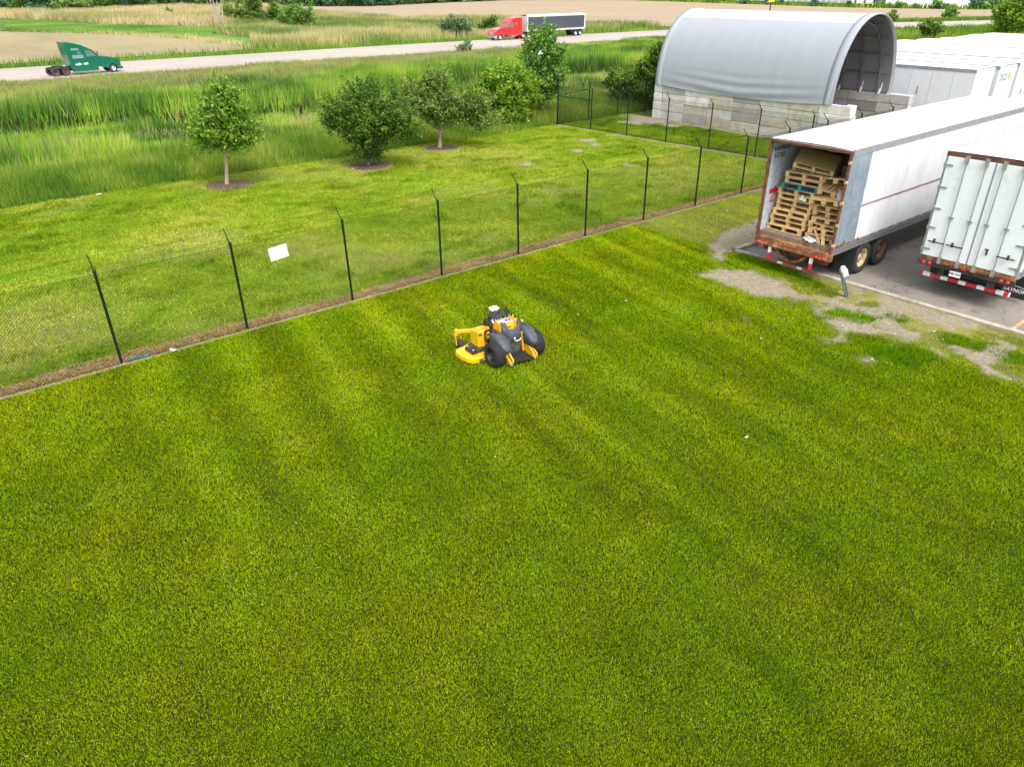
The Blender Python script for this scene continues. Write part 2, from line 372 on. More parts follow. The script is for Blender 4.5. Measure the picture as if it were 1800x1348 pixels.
def kerb_run(p0, p1, n):
    for i in range(n):
        a = [p0[k] + (p1[k] - p0[k]) * (i + 0.006) / n for k in (0, 1)]; c_ = [p0[k] + (p1[k] - p0[k]) * (i + 0.994) / n for k in (0, 1)]
        d = Vector((c_[0] - a[0], c_[1] - a[1], 0)).normalized(); nrm = Vector((-d.y, d.x, 0)) * 0.09
        vs = []
        for z, w_ in ((-0.1, 1.0), (0.075, 1.0), (0.085, 0.85)):
            for p in (a, c_):
                for s_ in (-1, 1): vs.append(tuple(W(p[0] + nrm.x * s_ * w_, p[1] + nrm.y * s_ * w_, z)))
        o = len(kb.v)
        kb.add(vs, [(0, 2, 6, 4), (1, 5, 7, 3), (4, 6, 10, 8), (5, 9, 11, 7), (8, 10, 11, 9), (0, 4, 8, 9, 5, 1), (2, 3, 7, 11, 10, 6)])
kerb_run((21.45, 13.95), (21.45, -42), 18); kerb_run((21.54, 14.04), (36.2, 14.04), 5)
kb.build("kerb", m_kerbc)["kind"] = 'structure'
m_yel = M("worn_yellow_paint", (0.55, 0.33, 0.09), 0.85, var=0.2, vs=6, dirt=(0.20, 0.17, 0.13), da=0.9, ds=5)
lm = MB()
for v in (5.35, 1.75, -1.9): 
    a = W(21.6, v - .05, -0.034); b_ = W(34.0, v - .05, -0.034); c_ = W(34.0, v + .05, -0.034); d_ = W(21.6, v + .05, -0.034)
    lm.add([a, b_, c_, d_], [(0, 1, 2, 3)])
lm.build("parking_line", m_yel)["kind"] = 'structure'

# highway
m_road, nt, b = _mat("pale_concrete_road"); b.inputs["Roughness"].default_value = 0.85
c = ramp(nt, noise(nt, 0.05, 6, 0.6, stretch=(1, 1, 1)), [(0.3, (0.29, 0.25, 0.215)), (0.7, (0.36, 0.315, 0.27))]); nt.links.new(c, b.inputs["Base Color"])
RF = [(-160, 105), (-60, 105), (0, 104.8), (60, 105.2), (100, 104.5), (125, 102.5), (150, 97.5), (183, 86), (215, 72), (330, 20)]
RN = [(-160, 86.0), (-60, 86.0), (0, 86.2), (60, 87.0), (100, 86.5), (125, 84.5), (145, 80), (172, 70), (202, 57), (315, 6)]
def ribbon(name, A, B, z, mat, ta=0.0, tb=1.0):
    vs = []; fs = []
    for a, b_ in zip(A, B):
        for t in (ta, tb): vs.append(tuple(W(a[0] + (b_[0] - a[0]) * t, a[1] + (b_[1] - a[1]) * t, z)))
    for i in range(len(A) - 1): fs.append((2 * i, 2 * i + 2, 2 * i + 3, 2 * i + 1))
    me = bpy.data.meshes.new(name); me.from_pydata(vs, [], fs); me.materials.append(mat); me.update(); o = link(name, me); o["kind"] = 'structure'; return o
ribbon("road", RN, RF, 0.0, m_road)
m_line = M("road_paint", (0.62, 0.6, 0.56), 0.8, var=0.1); m_shoulder = M("shoulder_asphalt", (0.25, 0.22, 0.19), 0.9, var=0.15, vs=0.4)
ribbon("road_shoulder", RN, RF, 0.006, m_shoulder, 0.0, 0.13)
ribbon("road_line", RN, RF, 0.012, m_line, 0.145, 0.153); ribbon("road_line", RN, RF, 0.012, m_yel, 0.86, 0.868)
dm = MB()
for k in range(-4, 60):
    u = k * 12.0
    if u > 120: break
    v = 95.3; dm.add([W(u, v - .09, 0.012), W(u + 3, v - .09, 0.012), W(u + 3, v + .09, 0.012), W(u, v + .09, 0.012)], [(0, 1, 2, 3)])
dm.build("road_line", m_line)["kind"] = 'structure'

# farm fields
def field_mat(name, c0, c1, c2, ang, green=0.3):
    m, nt, b = _mat(name); b.inputs["Roughness"].default_value = 1.0; b.inputs["Specular IOR Level"].default_value = 0.05
    tc = nt.nodes.new("ShaderNodeTexCoord"); mp = nt.nodes.new("ShaderNodeMapping"); mp.inputs["Rotation"].default_value = (0, 0, ang)
    nt.links.new(tc.outputs["Object"], mp.inputs[0])
    c = ramp(nt, noise(nt, 0.03, 6, 0.65, vec=mp.outputs[0], stretch=(1, 3, 1)), [(0.3, c0), (0.5, c1), (0.72, c2)])
    wv_ = N(nt, "ShaderNodeTexWave", Scale=0.62, Distortion=0.6, Detail=2.0); nt.links.new(mp.outputs[0], wv_.inputs["Vector"])
    br = noise(nt, 1.4, 4, 0.8)
    rows = N(nt, "ShaderNodeMath", operation='MULTIPLY'); nt.links.new(wv_.outputs["Fac"], rows.inputs[0]); nt.links.new(br, rows.inputs[1])
    f = ramp(nt, rows.outputs[0], [(0.25, g3(0)), (0.62, g3(green))]); c = mix(nt, f, c, (0.20, 0.22, 0.08))
    sp = ramp(nt, noise(nt, 3.5, 4, 0.8), [(0.3, g3(0.7)), (0.7, g3(1.25))]); c = mix(nt, 1.0, c, sp, 'MULTIPLY')
    nt.links.new(c, b.inputs["Base Color"]); return m
m_field1 = field_mat("near_field_soil", (0.20, 0.165, 0.10), (0.27, 0.215, 0.135), (0.30, 0.26, 0.15), 0.9, 0.85)
m_field2 = field_mat("far_field_soil", (0.27, 0.205, 0.145), (0.31, 0.24, 0.17), (0.335, 0.265, 0.185), 0.2, 0.35)
sheet("near_field", [(-110, 112), (20, 111.6), (47, 112.6), (46.5, 143), (39, 167), (24, 195), (-10, 260), (-60, 340), (-160, 340)], -0.02, m_field1)
sheet("far_field", [(-75, 262), (-60.2, 257.2), (-40, 228), (-28.3, 206.0), (-5.4, 211), (6.1, 196.0), (17.4, 173.7), (34.2, 170.5), (61.3, 174.0), (97.2, 200.8), (116.8, 208.5), (138.9, 220.7), (190, 238),
       (300, 250), (159.9, 256.8), (146.5, 264.5), (119.4, 288), (102.3, 328), (79.5, 384), (59.2, 425), (1.1, 437), (-36.1, 384), (-58.9, 335), (-92.7, 341), (-125, 330), (-110, 290)], -0.02, m_field2, world_xy=True)
m_crop = ground_mat("bright_crop", [(0.3, (0.12, 0.30, 0.05)), (0.6, (0.16, 0.36, 0.07))], 0.02, 0.4, 0.15)
sheet("crop_field", [(160, 280), (600, 130), (1500, 500), (900, 1500), (290, 560)], -0.05, m_crop, world_xy=True)
m_yard = M("far_yard", (0.42, 0.40, 0.37), 0.9, var=0.1, vs=0.05)
sheet("far_yard_ground", [(-36, 400), (1.1, 440), (62, 430), (84, 388), (106, 331), (123, 291), (150, 270), (240, 420), (200, 760), (-50, 760)], -0.03, m_yard, world_xy=True)
m_mead = ground_mat("meadow", [(0.3, (0.08, 0.15, 0.03)), (0.6, (0.12, 0.21, 0.04))], 0.05, 0.8, 0.2)
sheet("meadow", [(-150, 280), (-104, 166), (-76, 154.5), (-56, 140), (-38, 118.5), (-33, 126), (-55, 152), (-80, 172), (-112, 205), (-160, 262)], -0.025, m_mead, world_xy=True)
# ================================================================== GRASS AND REEDS
rng = np.random.RandomState(5)
def blade_obj(name, U, V, z0, h, w, lean, az, col, mat, kind='stuff', spread=None):
    """one triangle per blade: foot at (U,V,z0), height h, width w, leaning by `lean` (fraction of h) towards azimuth az"""
    n = len(U); x, y = Wn(U, V); th = rng.rand(n) * 2 * pi if spread is None else spread
    dx, dy = np.cos(th) * w / 2, np.sin(th) * w / 2
    z0 = np.zeros(n) + z0
    a = np.stack([x - dx, y - dy, z0], 1); b = np.stack([x + dx, y + dy, z0], 1)
    tip = np.stack([x + np.cos(az) * h * lean, y + np.sin(az) * h * lean, z0 + h], 1)
    v = np.stack([a, b, tip], 1).reshape(-1, 3)
    me = npmesh(name, v, np.arange(3 * n), 3, [mat], fcol=col); o = link(name, me); o["kind"] = kind; return o
def mixc(cs, t):
    """piecewise colour from list cs by t in 0..1"""
    cs = np.array(cs); k = len(cs) - 1; t = np.clip(t, 0, 0.9999) * k; i = t.astype(int); f = (t - i)[:, None]
    return cs[i] * (1 - f) + cs[i + 1] * f
m_blade = leafmat("grass_blades", 0.32, 0.7, spec=0.0)
m_reed = leafmat("reed_blades", 0.25, 0.6, spec=0.06)
m_leaf = leafmat("tree_leaves", 0.30, 0.55, spec=0.12)

# --- mown lawn in front
NB = 1250000
r = 3.2 * np.exp(rng.rand(NB) * math.log(34.0 / 3.2)); ang = rng.rand(NB) * 2 * pi
# density ~ 1/r^2 would follow; thin the near part a little, keep only what lies ahead of the camera
x = r * np.cos(ang); y = r * np.sin(ang)
NB2 = 2900000
rr = np.sqrt(3.5 ** 1.1 + rng.rand(NB2) * (34 ** 1.1 - 3.5 ** 1.1)) if False else (3.8 ** 0.98 + rng.rand(NB2) * (34 ** 0.98 - 3.8 ** 0.98)) ** (1 / 0.98)
ang = rng.uniform(radians(90 - 52), radians(90 + 52), NB2)
x = rr * np.cos(ang); y = rr * np.sin(ang); U, V = UVof(x, y)
k = (V < 18.40) & (V > -8) & (U > -8) & ((U < 21.33) | ((V > 14.15) & (U < 33)))
U, V, rr = U[k], V[k], rr[k]
sm = soilmask(U, V); dm_ = drymask(U, V); tm = tuftmask(U, V)
k = rng.rand(len(U)) > np.clip(sm * 1.0 + 0.45 * dm_ * (1 - tm), 0, 0.955)
U, V, rr, sm, dm_, tm = U[k], V[k], rr[k], sm[k], dm_[k], tm[k]; n = len(U)
big = vnoise(U, V, 0.45, 4); med = vnoise(U + 40, V, 2.2, 3); st_ = stripe(U, V)
q_ = U - 0.17 * V; al = V + .17 * U; strk = vnoise(q_ * 2.6, al * .13, 1.0, 3) - .5; strk2 = vnoise(q_ * 4.5 + 31, al * .3, 1.0, 2) - .5
amp = 0.45 + 0.55 * sstep(3, 9, q_); fadein = 0.6 + 0.4 * sstep(0.3, 0.6, vnoise(U, V, .22, 2))
t = np.clip(0.55 + (big - 0.5) * 0.32 + (med - 0.5) * 0.24 + (strk * .40 + strk2 * .24) * amp * fadein + rng.randn(n) * 0.17 + 0.04 * st_, 0, 1)
col = mixc([(0.045, 0.080, 0.0004), (0.145, 0.230, 0.0005), (0.285, 0.405, 0.0008), (0.50, 0.58, 0.016)], t)
hue = (vnoise(U + 90, V + 20, 0.8, 3) - 0.5)[:, None]; col = col * (1 + hue * np.array([(0.45, -0.1, 0.3)]))
straw = (rng.rand(n) < (0.015 + 0.03 * (med > 0.62) + 0.32 * dm_ * (1 - tm)))[:, None]
col = np.where(straw, np.array([(0.46, 0.38, 0.13)]) * rng.uniform(0.6, 1.1, (n, 1)), col)
col = np.where((tm > 0.3)[:, None], col * np.array([(0.62, 0.78, 1.2)]), col)
size = (0.50 + 0.022 * rr) * rng.uniform(0.6, 1.35, n) * (1 + 0.9 * tm)
h = 0.045 * size * (1 - 0.4 * dm_ * (1 - tm)); wd = 0.0074 * (0.55 + 0.055 * rr) * rng.uniform(0.7, 1.3, n)
pas = np.where(st_ > 0, PH + pi / 2, PH - pi / 2)           # rolled away from / towards the camera along the pass
az = np.where(rng.rand(n) < 0.45 * np.abs(st_), pas + rng.randn(n) * 0.7, rng.rand(n) * 2 * pi)
lean = rng.uniform(0.1, 0.85 + .012 * rr, n)
blade_obj("lawn_grass", U, V, LZ, h, wd, lean, az, col, m_blade)

# --- clover and broad-leaved weeds in loose patches
n = 150000; U = rng.uniform(-4, 14, n); V = rng.uniform(-6, 17, n)
k = (vnoise(U + 63, V + 11, 0.42, 3) > 0.60) & (rng.rand(n) < 2.2 * (vnoise(U, V + 77, 2.6, 2) - .35)); U, V = U[k], V[k]; n = len(U)
cc_ = mixc([(0.06, 0.13, 0.006), (0.13, 0.24, 0.015), (0.30, 0.36, 0.07)], rng.rand(n)); cc_ = np.where((rng.rand(n) < .012)[:, None], np.array([(0.42, 0.42, 0.24)]), cc_)
blade_obj("clover_patches", U, V, LZ + .015, rng.uniform(.008, .03, n), 0.022 * rng.uniform(.6, 1.4, n), rng.uniform(.6, 2.2, n), rng.rand(n) * 2 * pi, cc_, m_blade)

# --- lawn beyond the fence
n = 460000
U = rng.uniform(-16, 41, n); V = rng.uniform(18.9, 37.2, n)
sm = osoil(U, V); k = rng.rand(n) > sm * 1.2; U, V = U[k], V[k]; n = len(U)
big = vnoise(U, V, 0.33, 4); med = vnoise(U, V + 9, 1.8, 3); dark = sstep(0.57, 0.68, vnoise(U * 1.0, V * 1.6, 0.8, 4))
dull = sstep(-0.5, 0.8, U - 34.4)
t = np.clip(0.56 + (big - 0.5) * 1.0 + (med - 0.5) * 0.6 + rng.randn(n) * 0.18 - 0.20 * dark - 0.3 * dull, 0, 1)
col = mixc([(0.085, 0.155, 0.006), (0.18, 0.275, 0.010), (0.30, 0.38, 0.022), (0.48, 0.50, 0.08)], t)
hue = (vnoise(U * 1.3 + 90, V * 2.6 + 20, 0.5, 3) - 0.5)[:, None]; col = col * (1 + hue * np.array([(0.45, -0.1, 0.4)]))
blade_obj("outer_lawn_grass", U, V, LZ, rng.uniform(0.03, 0.075, n) * (1 + 1.1 * dark), 0.028 * rng.uniform(0.7, 1.3, n), rng.uniform(0.3, 1.4, n), rng.rand(n) * 2 * pi, col, m_blade)

# --- dead clippings heaped under the fence
n = 60000; U = rng.uniform(-8, 34, n); V = 18.42 + np.abs(rng.randn(n)) * 0.32; k = (V < 19.4) & (rng.rand(n) < .35 + 1.1 * (vnoise(U, V, .9, 3) > .45)); U, V = U[k], V[k]; n = len(U)
cc_ = mixc([(0.10, 0.05, 0.022), (0.30, 0.17, 0.075), (0.50, 0.34, 0.16), (0.66, 0.52, 0.30)], rng.rand(n)); cc_ = np.where((rng.rand(n) < .18)[:, None], np.array([(0.16, 0.24, 0.02)]), cc_)
blade_obj("dead_clippings", U, V, LZ + .008, rng.uniform(.008, .05, n), 0.02 * rng.uniform(.6, 1.5, n), rng.uniform(1.0, 4.0, n), rng.rand(n) * 2 * pi, cc_, m_blade)

# --- rough grass bank at the marsh edge
def in_hut(U, V): return (U > 38.5) & (V < 37)
n = 170000
U = rng.uniform(-22, 62, n); q = rng.rand(n); Ve = 37.0 + (vnoise(U, U * 0, 0.18, 2) - 0.5) * 1.0
V = Ve + q * 5.5; k = ~((U > 36) & (V < 37.4)); U, V, q = U[k], V[k], q[k]; n = len(U)
hb = 0.25 + 0.55 * sstep(0, 0.5, q) + 0.35 * vnoise(U, V, 0.8, 2)
t = np.clip(vnoise(U, V, 0.5, 4) * 1.2 - 0.1 + rng.randn(n) * 0.18, 0, 1)
col = mixc([(0.045, 0.12, 0.018), (0.115, 0.22, 0.020), (0.21, 0.31, 0.03), (0.38, 0.40, 0.09)], t)
blade_obj("rough_grass", U, V, -0.05, hb * rng.uniform(0.5, 1.1, n), 0.035 * rng.uniform(0.6, 1.4, n), rng.uniform(0.1, 0.7, n), rng.rand(n) * 2 * pi, col, m_reed)

# --- marsh: stands of reeds with open wet lanes between them
def stand_front(U):
    return np.interp(U, [-12, 5, 12, 22, 29, 36, 50, 62, 80, 110], [59, 57.5, 55.5, 52, 53.5, 58, 57.5, 56, 58, 62]) + (vnoise(U, U * 0 + 3, 0.35, 3) - 0.5) * 2.2
def marsh_h(U, V):
    v = V - stand_front(U); v2 = V - (stand_front(U + 17) - 9.5)
    low = 0.42 + 0.45 * vnoise(U, V, 0.30, 3) + 0.5 * sstep(0.55, 0.72, vnoise(U + 50, V, 0.22, 3))
    tall = sstep(-0.3, 0.5, v) * (1 - sstep(6, 9, v)) * (0.55 + 0.45 * sstep(0.3, 0.45, vnoise(U, V * 0 + 8, 0.12, 2)))
    tall2 = 0.7 * sstep(-0.2, 0.6, v2) * (1 - sstep(2.5, 4, v2)) * sstep(0.45, 0.55, vnoise(U + 9, U * 0, 0.10, 2))
    h = low + 1.25 * np.maximum(tall, tall2) + 0.35 * sstep(9, 12, v)
    lane = np.exp(-((v + 1.3) / 1.1) ** 2) * sstep(0.35, 0.5, vnoise(U, U * 0 + 21, 0.1, 2))
    return np.maximum(h * (1 - .95 * lane), .06), v, lane
n = 620000
U = rng.uniform(-12, 125, n); V = 40 + rng.rand(n) ** 0.9 * 46
k = ((U < 42.5) | (V > 37.5)) & (rng.rand(n) < np.clip(1.35 - U / 130, 0.35, 1)); U, V = U[k], V[k]; n = len(U)
H_, vv, lane = marsh_h(U, V)
tanz = sstep(60, 74, V - 0.25 * np.clip(U - 15, 0, 45) + (vnoise(U, V, 0.12, 3) - .5) * 16) * (1 - 0.85 * sstep(60, 90, U))
seed = sstep(0.48, 0.60, vnoise(U * 0.7, V, 0.35, 3)) * (vv < 0)
stem = (vv > -.4) & (vv < 1.0) & (H_ > 1.2) & (rng.rand(n) < .5)
t = np.clip(0.45 + (vnoise(U, V * 1.6, 0.2, 4) - 0.5) * 1.9 + (vnoise(U, V, 1.1, 2) - .5) * .8 + rng.randn(n) * 0.16, 0, 1)
g = mixc([(0.045, 0.125, 0.018), (0.120, 0.255, 0.024), (0.220, 0.375, 0.036), (0.38, 0.49, 0.070)], t)
tn = mixc([(0.16, 0.20, 0.05), (0.34, 0.31, 0.12), (0.50, 0.41, 0.21)], np.clip(rng.rand(n) * 0.7 + vnoise(U, V, 0.25, 2) * 0.6 - .1, 0, 1))
pick = rng.rand(n) < (tanz * 0.52 + seed * 0.30)
col = np.where(pick[:, None], tn, g)
brown = (rng.rand(n) < 0.06)[:, None]; col = np.where(brown, np.array([(0.30, 0.24, 0.14)]), col)
col = np.where(stem[:, None], np.array([(0.10, 0.075, 0.045)]), col)
front = (vv > -.4) & (vv < 1.6) & (H_ > 1.2) & ~stem
hh = H_ * rng.uniform(0.6, 1.05, n) * np.where(V > 74, 0.62, 1); hh = np.where(stem, hh * .6, hh)
z0 = np.where(front, .55 * rng.rand(n) + .25, -.06)
blade_obj("marsh_reeds", U, V, z0, np.where(front, hh * .75, hh), 0.055 * rng.uniform(0.6, 1.5, n) * (0.8 + V / 130), rng.uniform(0.03, 0.35, n), rng.rand(n) * 2 * pi, col, m_reed)
n = 34000; U = rng.uniform(-5, 75, n); V = 78.5 + 8.3 * rng.rand(n); t = np.clip(rng.rand(n) * .7 + vnoise(U, V, .3, 2) * .5 - .1, 0, 1)
blade_obj("road_edge_grass", U, V, -.03, rng.uniform(.2, .75, n), .06 * rng.uniform(.6, 1.4, n), rng.uniform(.05, .4, n), rng.rand(n) * 2 * pi, mixc([(0.12, 0.18, 0.05), (0.33, 0.30, 0.13), (0.46, 0.38, 0.22)], t), m_reed)
m_mud = M("marsh_mud", (0.045, 0.040, 0.024), 0.5, var=0.3, vs=0.6)
sheet("marsh_bed", [(-40, 40.5), (46, 40.5), (60, 36), (96, 36), (140, 45), (140, 76), (110, 83), (-40, 85)], -0.045, m_mud)

# --- beyond the road: verge, meadow, tan reeds
def far_band(name, poly, n, hr, w, cols, z=-0.03, noise_s=0.1, bias=0.0, gaps=0.0):
    P = np.array(poly); x = rng.uniform(P[:, 0].min(), P[:, 0].max(), n * 3); y = rng.uniform(P[:, 1].min(), P[:, 1].max(), n * 3)
    k = polydist(x, y, poly) < 0; x, y = x[k][:n], y[k][:n]; U, V = UVof(x, y); m_ = len(x)
    t = np.clip(vnoise(U, V, noise_s, 3) * 1.3 - 0.15 + rng.randn(m_) * 0.2 + bias, 0, 1)
    hs_ = rng.uniform(hr[0], hr[1], m_) * (0.6 + 0.8 * vnoise(U, V, noise_s * 2, 2))
    return blade_obj(name, U, V, z, hs_, w * rng.uniform(0.6, 1.4, m_), rng.uniform(0, 0.3, m_), rng.rand(m_) * 2 * pi, mixc(cols, t), m_reed)
GR = [(0.06, 0.15, 0.014), (0.11, 0.23, 0.02), (0.19, 0.30, 0.03), (0.30, 0.35, 0.07)]
TN = [(0.20, 0.25, 0.07), (0.42, 0.37, 0.16), (0.58, 0.46, 0.24), (0.66, 0.52, 0.32)]
MX = [(0.08, 0.17, 0.03), (0.19, 0.26, 0.06), (0.38, 0.37, 0.14), (0.56, 0.47, 0.25)]
def uvxy(l): return [tuple(Wn(a, b)) for a, b in l]
far_band("verge_grass", uvxy([(0, 105.0), (60, 105.6), (100, 105), (125, 103), (150, 98), (183, 86.5), (215, 72.5), (300, 33), (304, 42), (215, 82), (183, 95), (150, 104), (125, 109), (100, 110.5), (47, 111.6), (0, 111.4)]), 60000, (0.4, 1.0), 0.12, GR)
far_band("roadside_reeds", [tuple(Wn(44, 112)), tuple(Wn(100, 110.5)), tuple(Wn(118, 110)), (32, 171), (17.4, 173), (6.1, 195), (-5.4, 210), (-28.3, 205), (-42, 228), (-62, 256), (-66, 225), (-62, 180), (-55.7, 152), (-45, 140)], 120000, (0.6, 1.6), 0.15, MX)
far_band("tan_reeds", [(-165, 250), (-120, 212), (-95, 190), (-62, 175), (-62, 226), (-66, 262), (-90, 300), (-122, 305), (-136, 280), (-160, 256)], 90000, (1.2, 2.4), 0.24, TN)
far_band("meadow_grass", [(-130, 210), (-104, 167), (-76, 155), (-56, 141), (-55, 160), (-66, 176), (-95, 192), (-120, 214)], 60000, (0.15, 0.5), 0.2, [(0.08, 0.20, 0.04), (0.14, 0.30, 0.05), (0.20, 0.36, 0.065), (0.30, 0.38, 0.11)])
far_band("field_edge_grass", [(-104, 164.5), (-75.6, 152.6), (-56, 138.2), (-38, 117), (-36.5, 119.5), (-55, 142), (-75.4, 156), (-104, 168.5)], 14000, (0.3, 0.7), 0.16, MX)
far_band("roadside_grass", uvxy([(94, 38), (300, -20), (300, 8), (202, 54), (172, 67), (145, 77), (120, 82), (94, 60)]), 90000, (0.3, 1.0), 0.2, GR, noise_s=0.08)

# ================================================================== TREES
m_bark = M("bark", (0.20, 0.155, 0.11), 0.9, var=0.35, vs=9, bmp=0.8, bs=25, stretch=(1, 1, 0.25))
m_barkp = M("pale_bark", (0.36, 0.28, 0.19), 0.9, var=0.25, vs=9, bmp=0.6, bs=25, stretch=(1, 1, 0.25))
m_dead = M("dead_wood", (0.34, 0.29, 0.25), 0.9, var=0.2, vs=3)
def crown_mesh(name, blobs, nleaf, size, cols, seed=0, clump=0.16, nclump=None, droop=0.0, up=0.35, shoots=0.3):
    """leaves gathered in clumps spread through the blobs' volume; blobs = (x,y,z,rx,ry,rz,weight)"""
    R = np.random.RandomState(seed); B = np.array([b[:6] for b in blobs]); wt = np.array([b[6] if len(b) > 6 else b[3] * b[4] * b[5] for b in blobs], float); wt /= wt.sum()
    nc = nclump or max(40, nleaf // 75)
    bi = R.choice(len(B), nc, p=wt); d = R.randn(nc, 3); d /= np.linalg.norm(d, axis=1)[:, None]
    rad = R.uniform(0.2, 1.0, nc) ** 0.6 * (0.8 + 0.42 * R.rand(nc))
    cc = B[bi, :3] + d * rad[:, None] * B[bi, 3:6]; csz = clump * R.uniform(0.55, 1.5, nc); ct = R.rand(nc)
    ci = R.randint(0, nc, nleaf); off = R.randn(nleaf, 3) * csz[ci][:, None] * np.array([1, 1, 0.8])
    p = cc[ci] + off; p[:, 2] -= droop * np.abs(off[:, 0])
    # part of the leaves sit on shoots that stand out of the crown
    ns = max(12, nc // 2); si = R.randint(0, nc, ns); sd_ = d[si] * np.array([1, 1, .6]) + np.array([0, 0, .75]) + R.randn(ns, 3) * .35; sd_ /= np.linalg.norm(sd_, axis=1)[:, None]
    sl = clump * R.uniform(2.0, 4.5, ns); k_ = R.rand(nleaf) < shoots; m1 = int(k_.sum()); ti = R.randint(0, ns, m1)
    p[k_] = cc[si[ti]] + sd_[ti] * (R.rand(m1) ** .8 * sl[ti])[:, None] + R.randn(m1, 3) * clump * .28
    ok_ = p[:, 2] > 0.12; ct = ct + 0.0; tip_ = np.zeros(nleaf); tip_[k_] = .16; p = p[ok_]; ci = ci[ok_]; tip_ = tip_[ok_]; m_ = len(p)
    nrm = R.randn(m_, 3); nrm[:, 2] = np.abs(nrm[:, 2]) + up; nrm /= np.linalg.norm(nrm, axis=1)[:, None]
    a = np.cross(nrm, R.randn(m_, 3)); a /= np.linalg.norm(a, axis=1)[:, None]; b = np.cross(nrm, a)
    s_ = size * R.uniform(0.6, 1.35, m_)[:, None]
    v = np.stack([p - a * s_, p + b * s_ * 0.45, p + a * s_, p - b * s_ * 0.45], 1).reshape(-1, 3)
    t = np.clip(ct[ci] * 0.55 + R.rand(m_) * 0.4 + tip_, 0, 1)
    return npmesh(name, v, np.arange(4 * m_), 4, [m_leaf], fcol=mixc(cols, t))
def limbs(mb, base, forks, r0, rnd, sway=0.1):
    for (tip, r) in forks:
        b = Vector(base[0]); t = Vector(tip); mid = b.lerp(t, 0.5) + Vector((rnd.uniform(-sway, sway), rnd.uniform(-sway, sway), 0.06))
        mb.tube([b, mid, t], r, 6, r2=r * 0.3)
        for q in range(3):
            s0 = mid.lerp(t, rnd.uniform(0, .7)); mb.tube([s0, s0 + Vector((rnd.uniform(-.5, .5), rnd.uniform(-.5, .5), rnd.uniform(.15, .5)))], r * 0.35, 4, r2=r * 0.12)
def tree(name, label, cat, xy, trunk_pts, r, forks, blobs, nleaf, size, cols, seed, bark, clump=0.16, group=None, rb=None, droop=0.0, lean=0.0, zs=1.0, xs=1.0):
    t = empty(name, label, cat, (xy[0], xy[1], LZ), 0, group); mb = MB(); rnd = random.Random(seed)
    trunk_pts = [(p[0] + lean * p[2], p[1], p[2] * zs) for p in trunk_pts]; forks = [((p[0] + lean * p[2], p[1], p[2] * zs), q) for p, q in forks]
    blobs = [(b[0] + lean * b[2], b[1], b[2] * zs, b[3] * xs, b[4], b[5] * (zs * .6 + .4)) for b in blobs]
    mb.tube(trunk_pts, rb or r, 10, r2=r * 0.75); limbs(mb, [trunk_pts[-1]], forks, r, rnd)
    mb.build("trunk", bark, t)
    link("crown", crown_mesh("crown", blobs, nleaf, size, cols, seed, clump, droop=droop), t); return t
DK = [(0.024, 0.064, 0.010), (0.058, 0.125, 0.015), (0.115, 0.205, 0.024), (0.27, 0.38, 0.06)]
MG = [(0.042, 0.110, 0.014), (0.105, 0.215, 0.022), (0.19, 0.32, 0.035), (0.34, 0.46, 0.075)]
OL = [(0.050, 0.100, 0.020), (0.115, 0.190, 0.032), (0.195, 0.275, 0.050), (0.33, 0.40, 0.10)]
YG = [(0.040, 0.110, 0.010), (0.11, 0.23, 0.016), (0.22, 0.36, 0.03), (0.42, 0.52, 0.07)]
LG = [(0.045, 0.13, 0.022), (0.10, 0.225, 0.032), (0.18, 0.32, 0.055), (0.34, 0.44, 0.14)]
tree("young_tree", "young tree with a straight pale trunk and oval crown, leftmost of the lawn trees", "tree", (-13.17, 34.14),
     [(0, 0, 0), (0.02, 0, 0.9), (-0.02, 0, 1.9)], 0.085, [((-.8, .3, 3.0), .05), ((.7, -.2, 3.1), .05), ((0.1, .4, 4.0), .055), ((-.4, -.5, 3.3), .04), ((.9, .5, 2.5), .035), ((-1.0, 0, 2.5), .035)],
     [(0, 0, 3.0, 1.45, 1.45, .95), (-.15, 0, 3.9, 1.0, 1.0, .85), (-.25, 0, 4.6, .55, .55, .5), (.75, .2, 2.7, .85, .8, .55), (-.95, -.1, 2.7, .6, .7, .6), (.55, 0, 3.9, .6, .6, .55)], 19000, 0.075, MG, 1, m_barkp, 0.20, rb=0.10, droop=0.25, lean=.13, zs=.86, xs=.76)
tree("shrub_tree", "dense dark multi-stemmed shrub tree in an edged mulch ring, second from the left", "tree", (-7.27, 38.06),
     [(0, 0, 0), (0, 0, .35)], 0.1, [((-1.2, 0, 3.0), .07), ((-.5, .5, 3.6), .07), ((.3, -.3, 3.8), .07), ((1.1, .1, 3.0), .07), ((1.8, 0, 2.4), .06), ((-1.7, -.2, 2.3), .06)],
     [(-.1, 0, 1.5, 1.3, 1.2, 1.1), (-.3, 0, 2.6, 1.75, 1.5, 1.1), (.9, 0, 2.4, 1.3, 1.2, .9), (-1.5, 0, 2.6, .8, .9, .9), (-.1, 0, 3.7, 1.2, 1.1, .7), (1.5, 0, 3.4, .7, .6, .6), (2.0, 0, 1.9, .8, .7, .45), (.2, 0, .9, .7, .7, .6), (.3, 0, 4.3, .4, .4, .5)], 36000, 0.07, DK, 2, m_bark, 0.17, lean=.07, zs=.90, xs=.85)
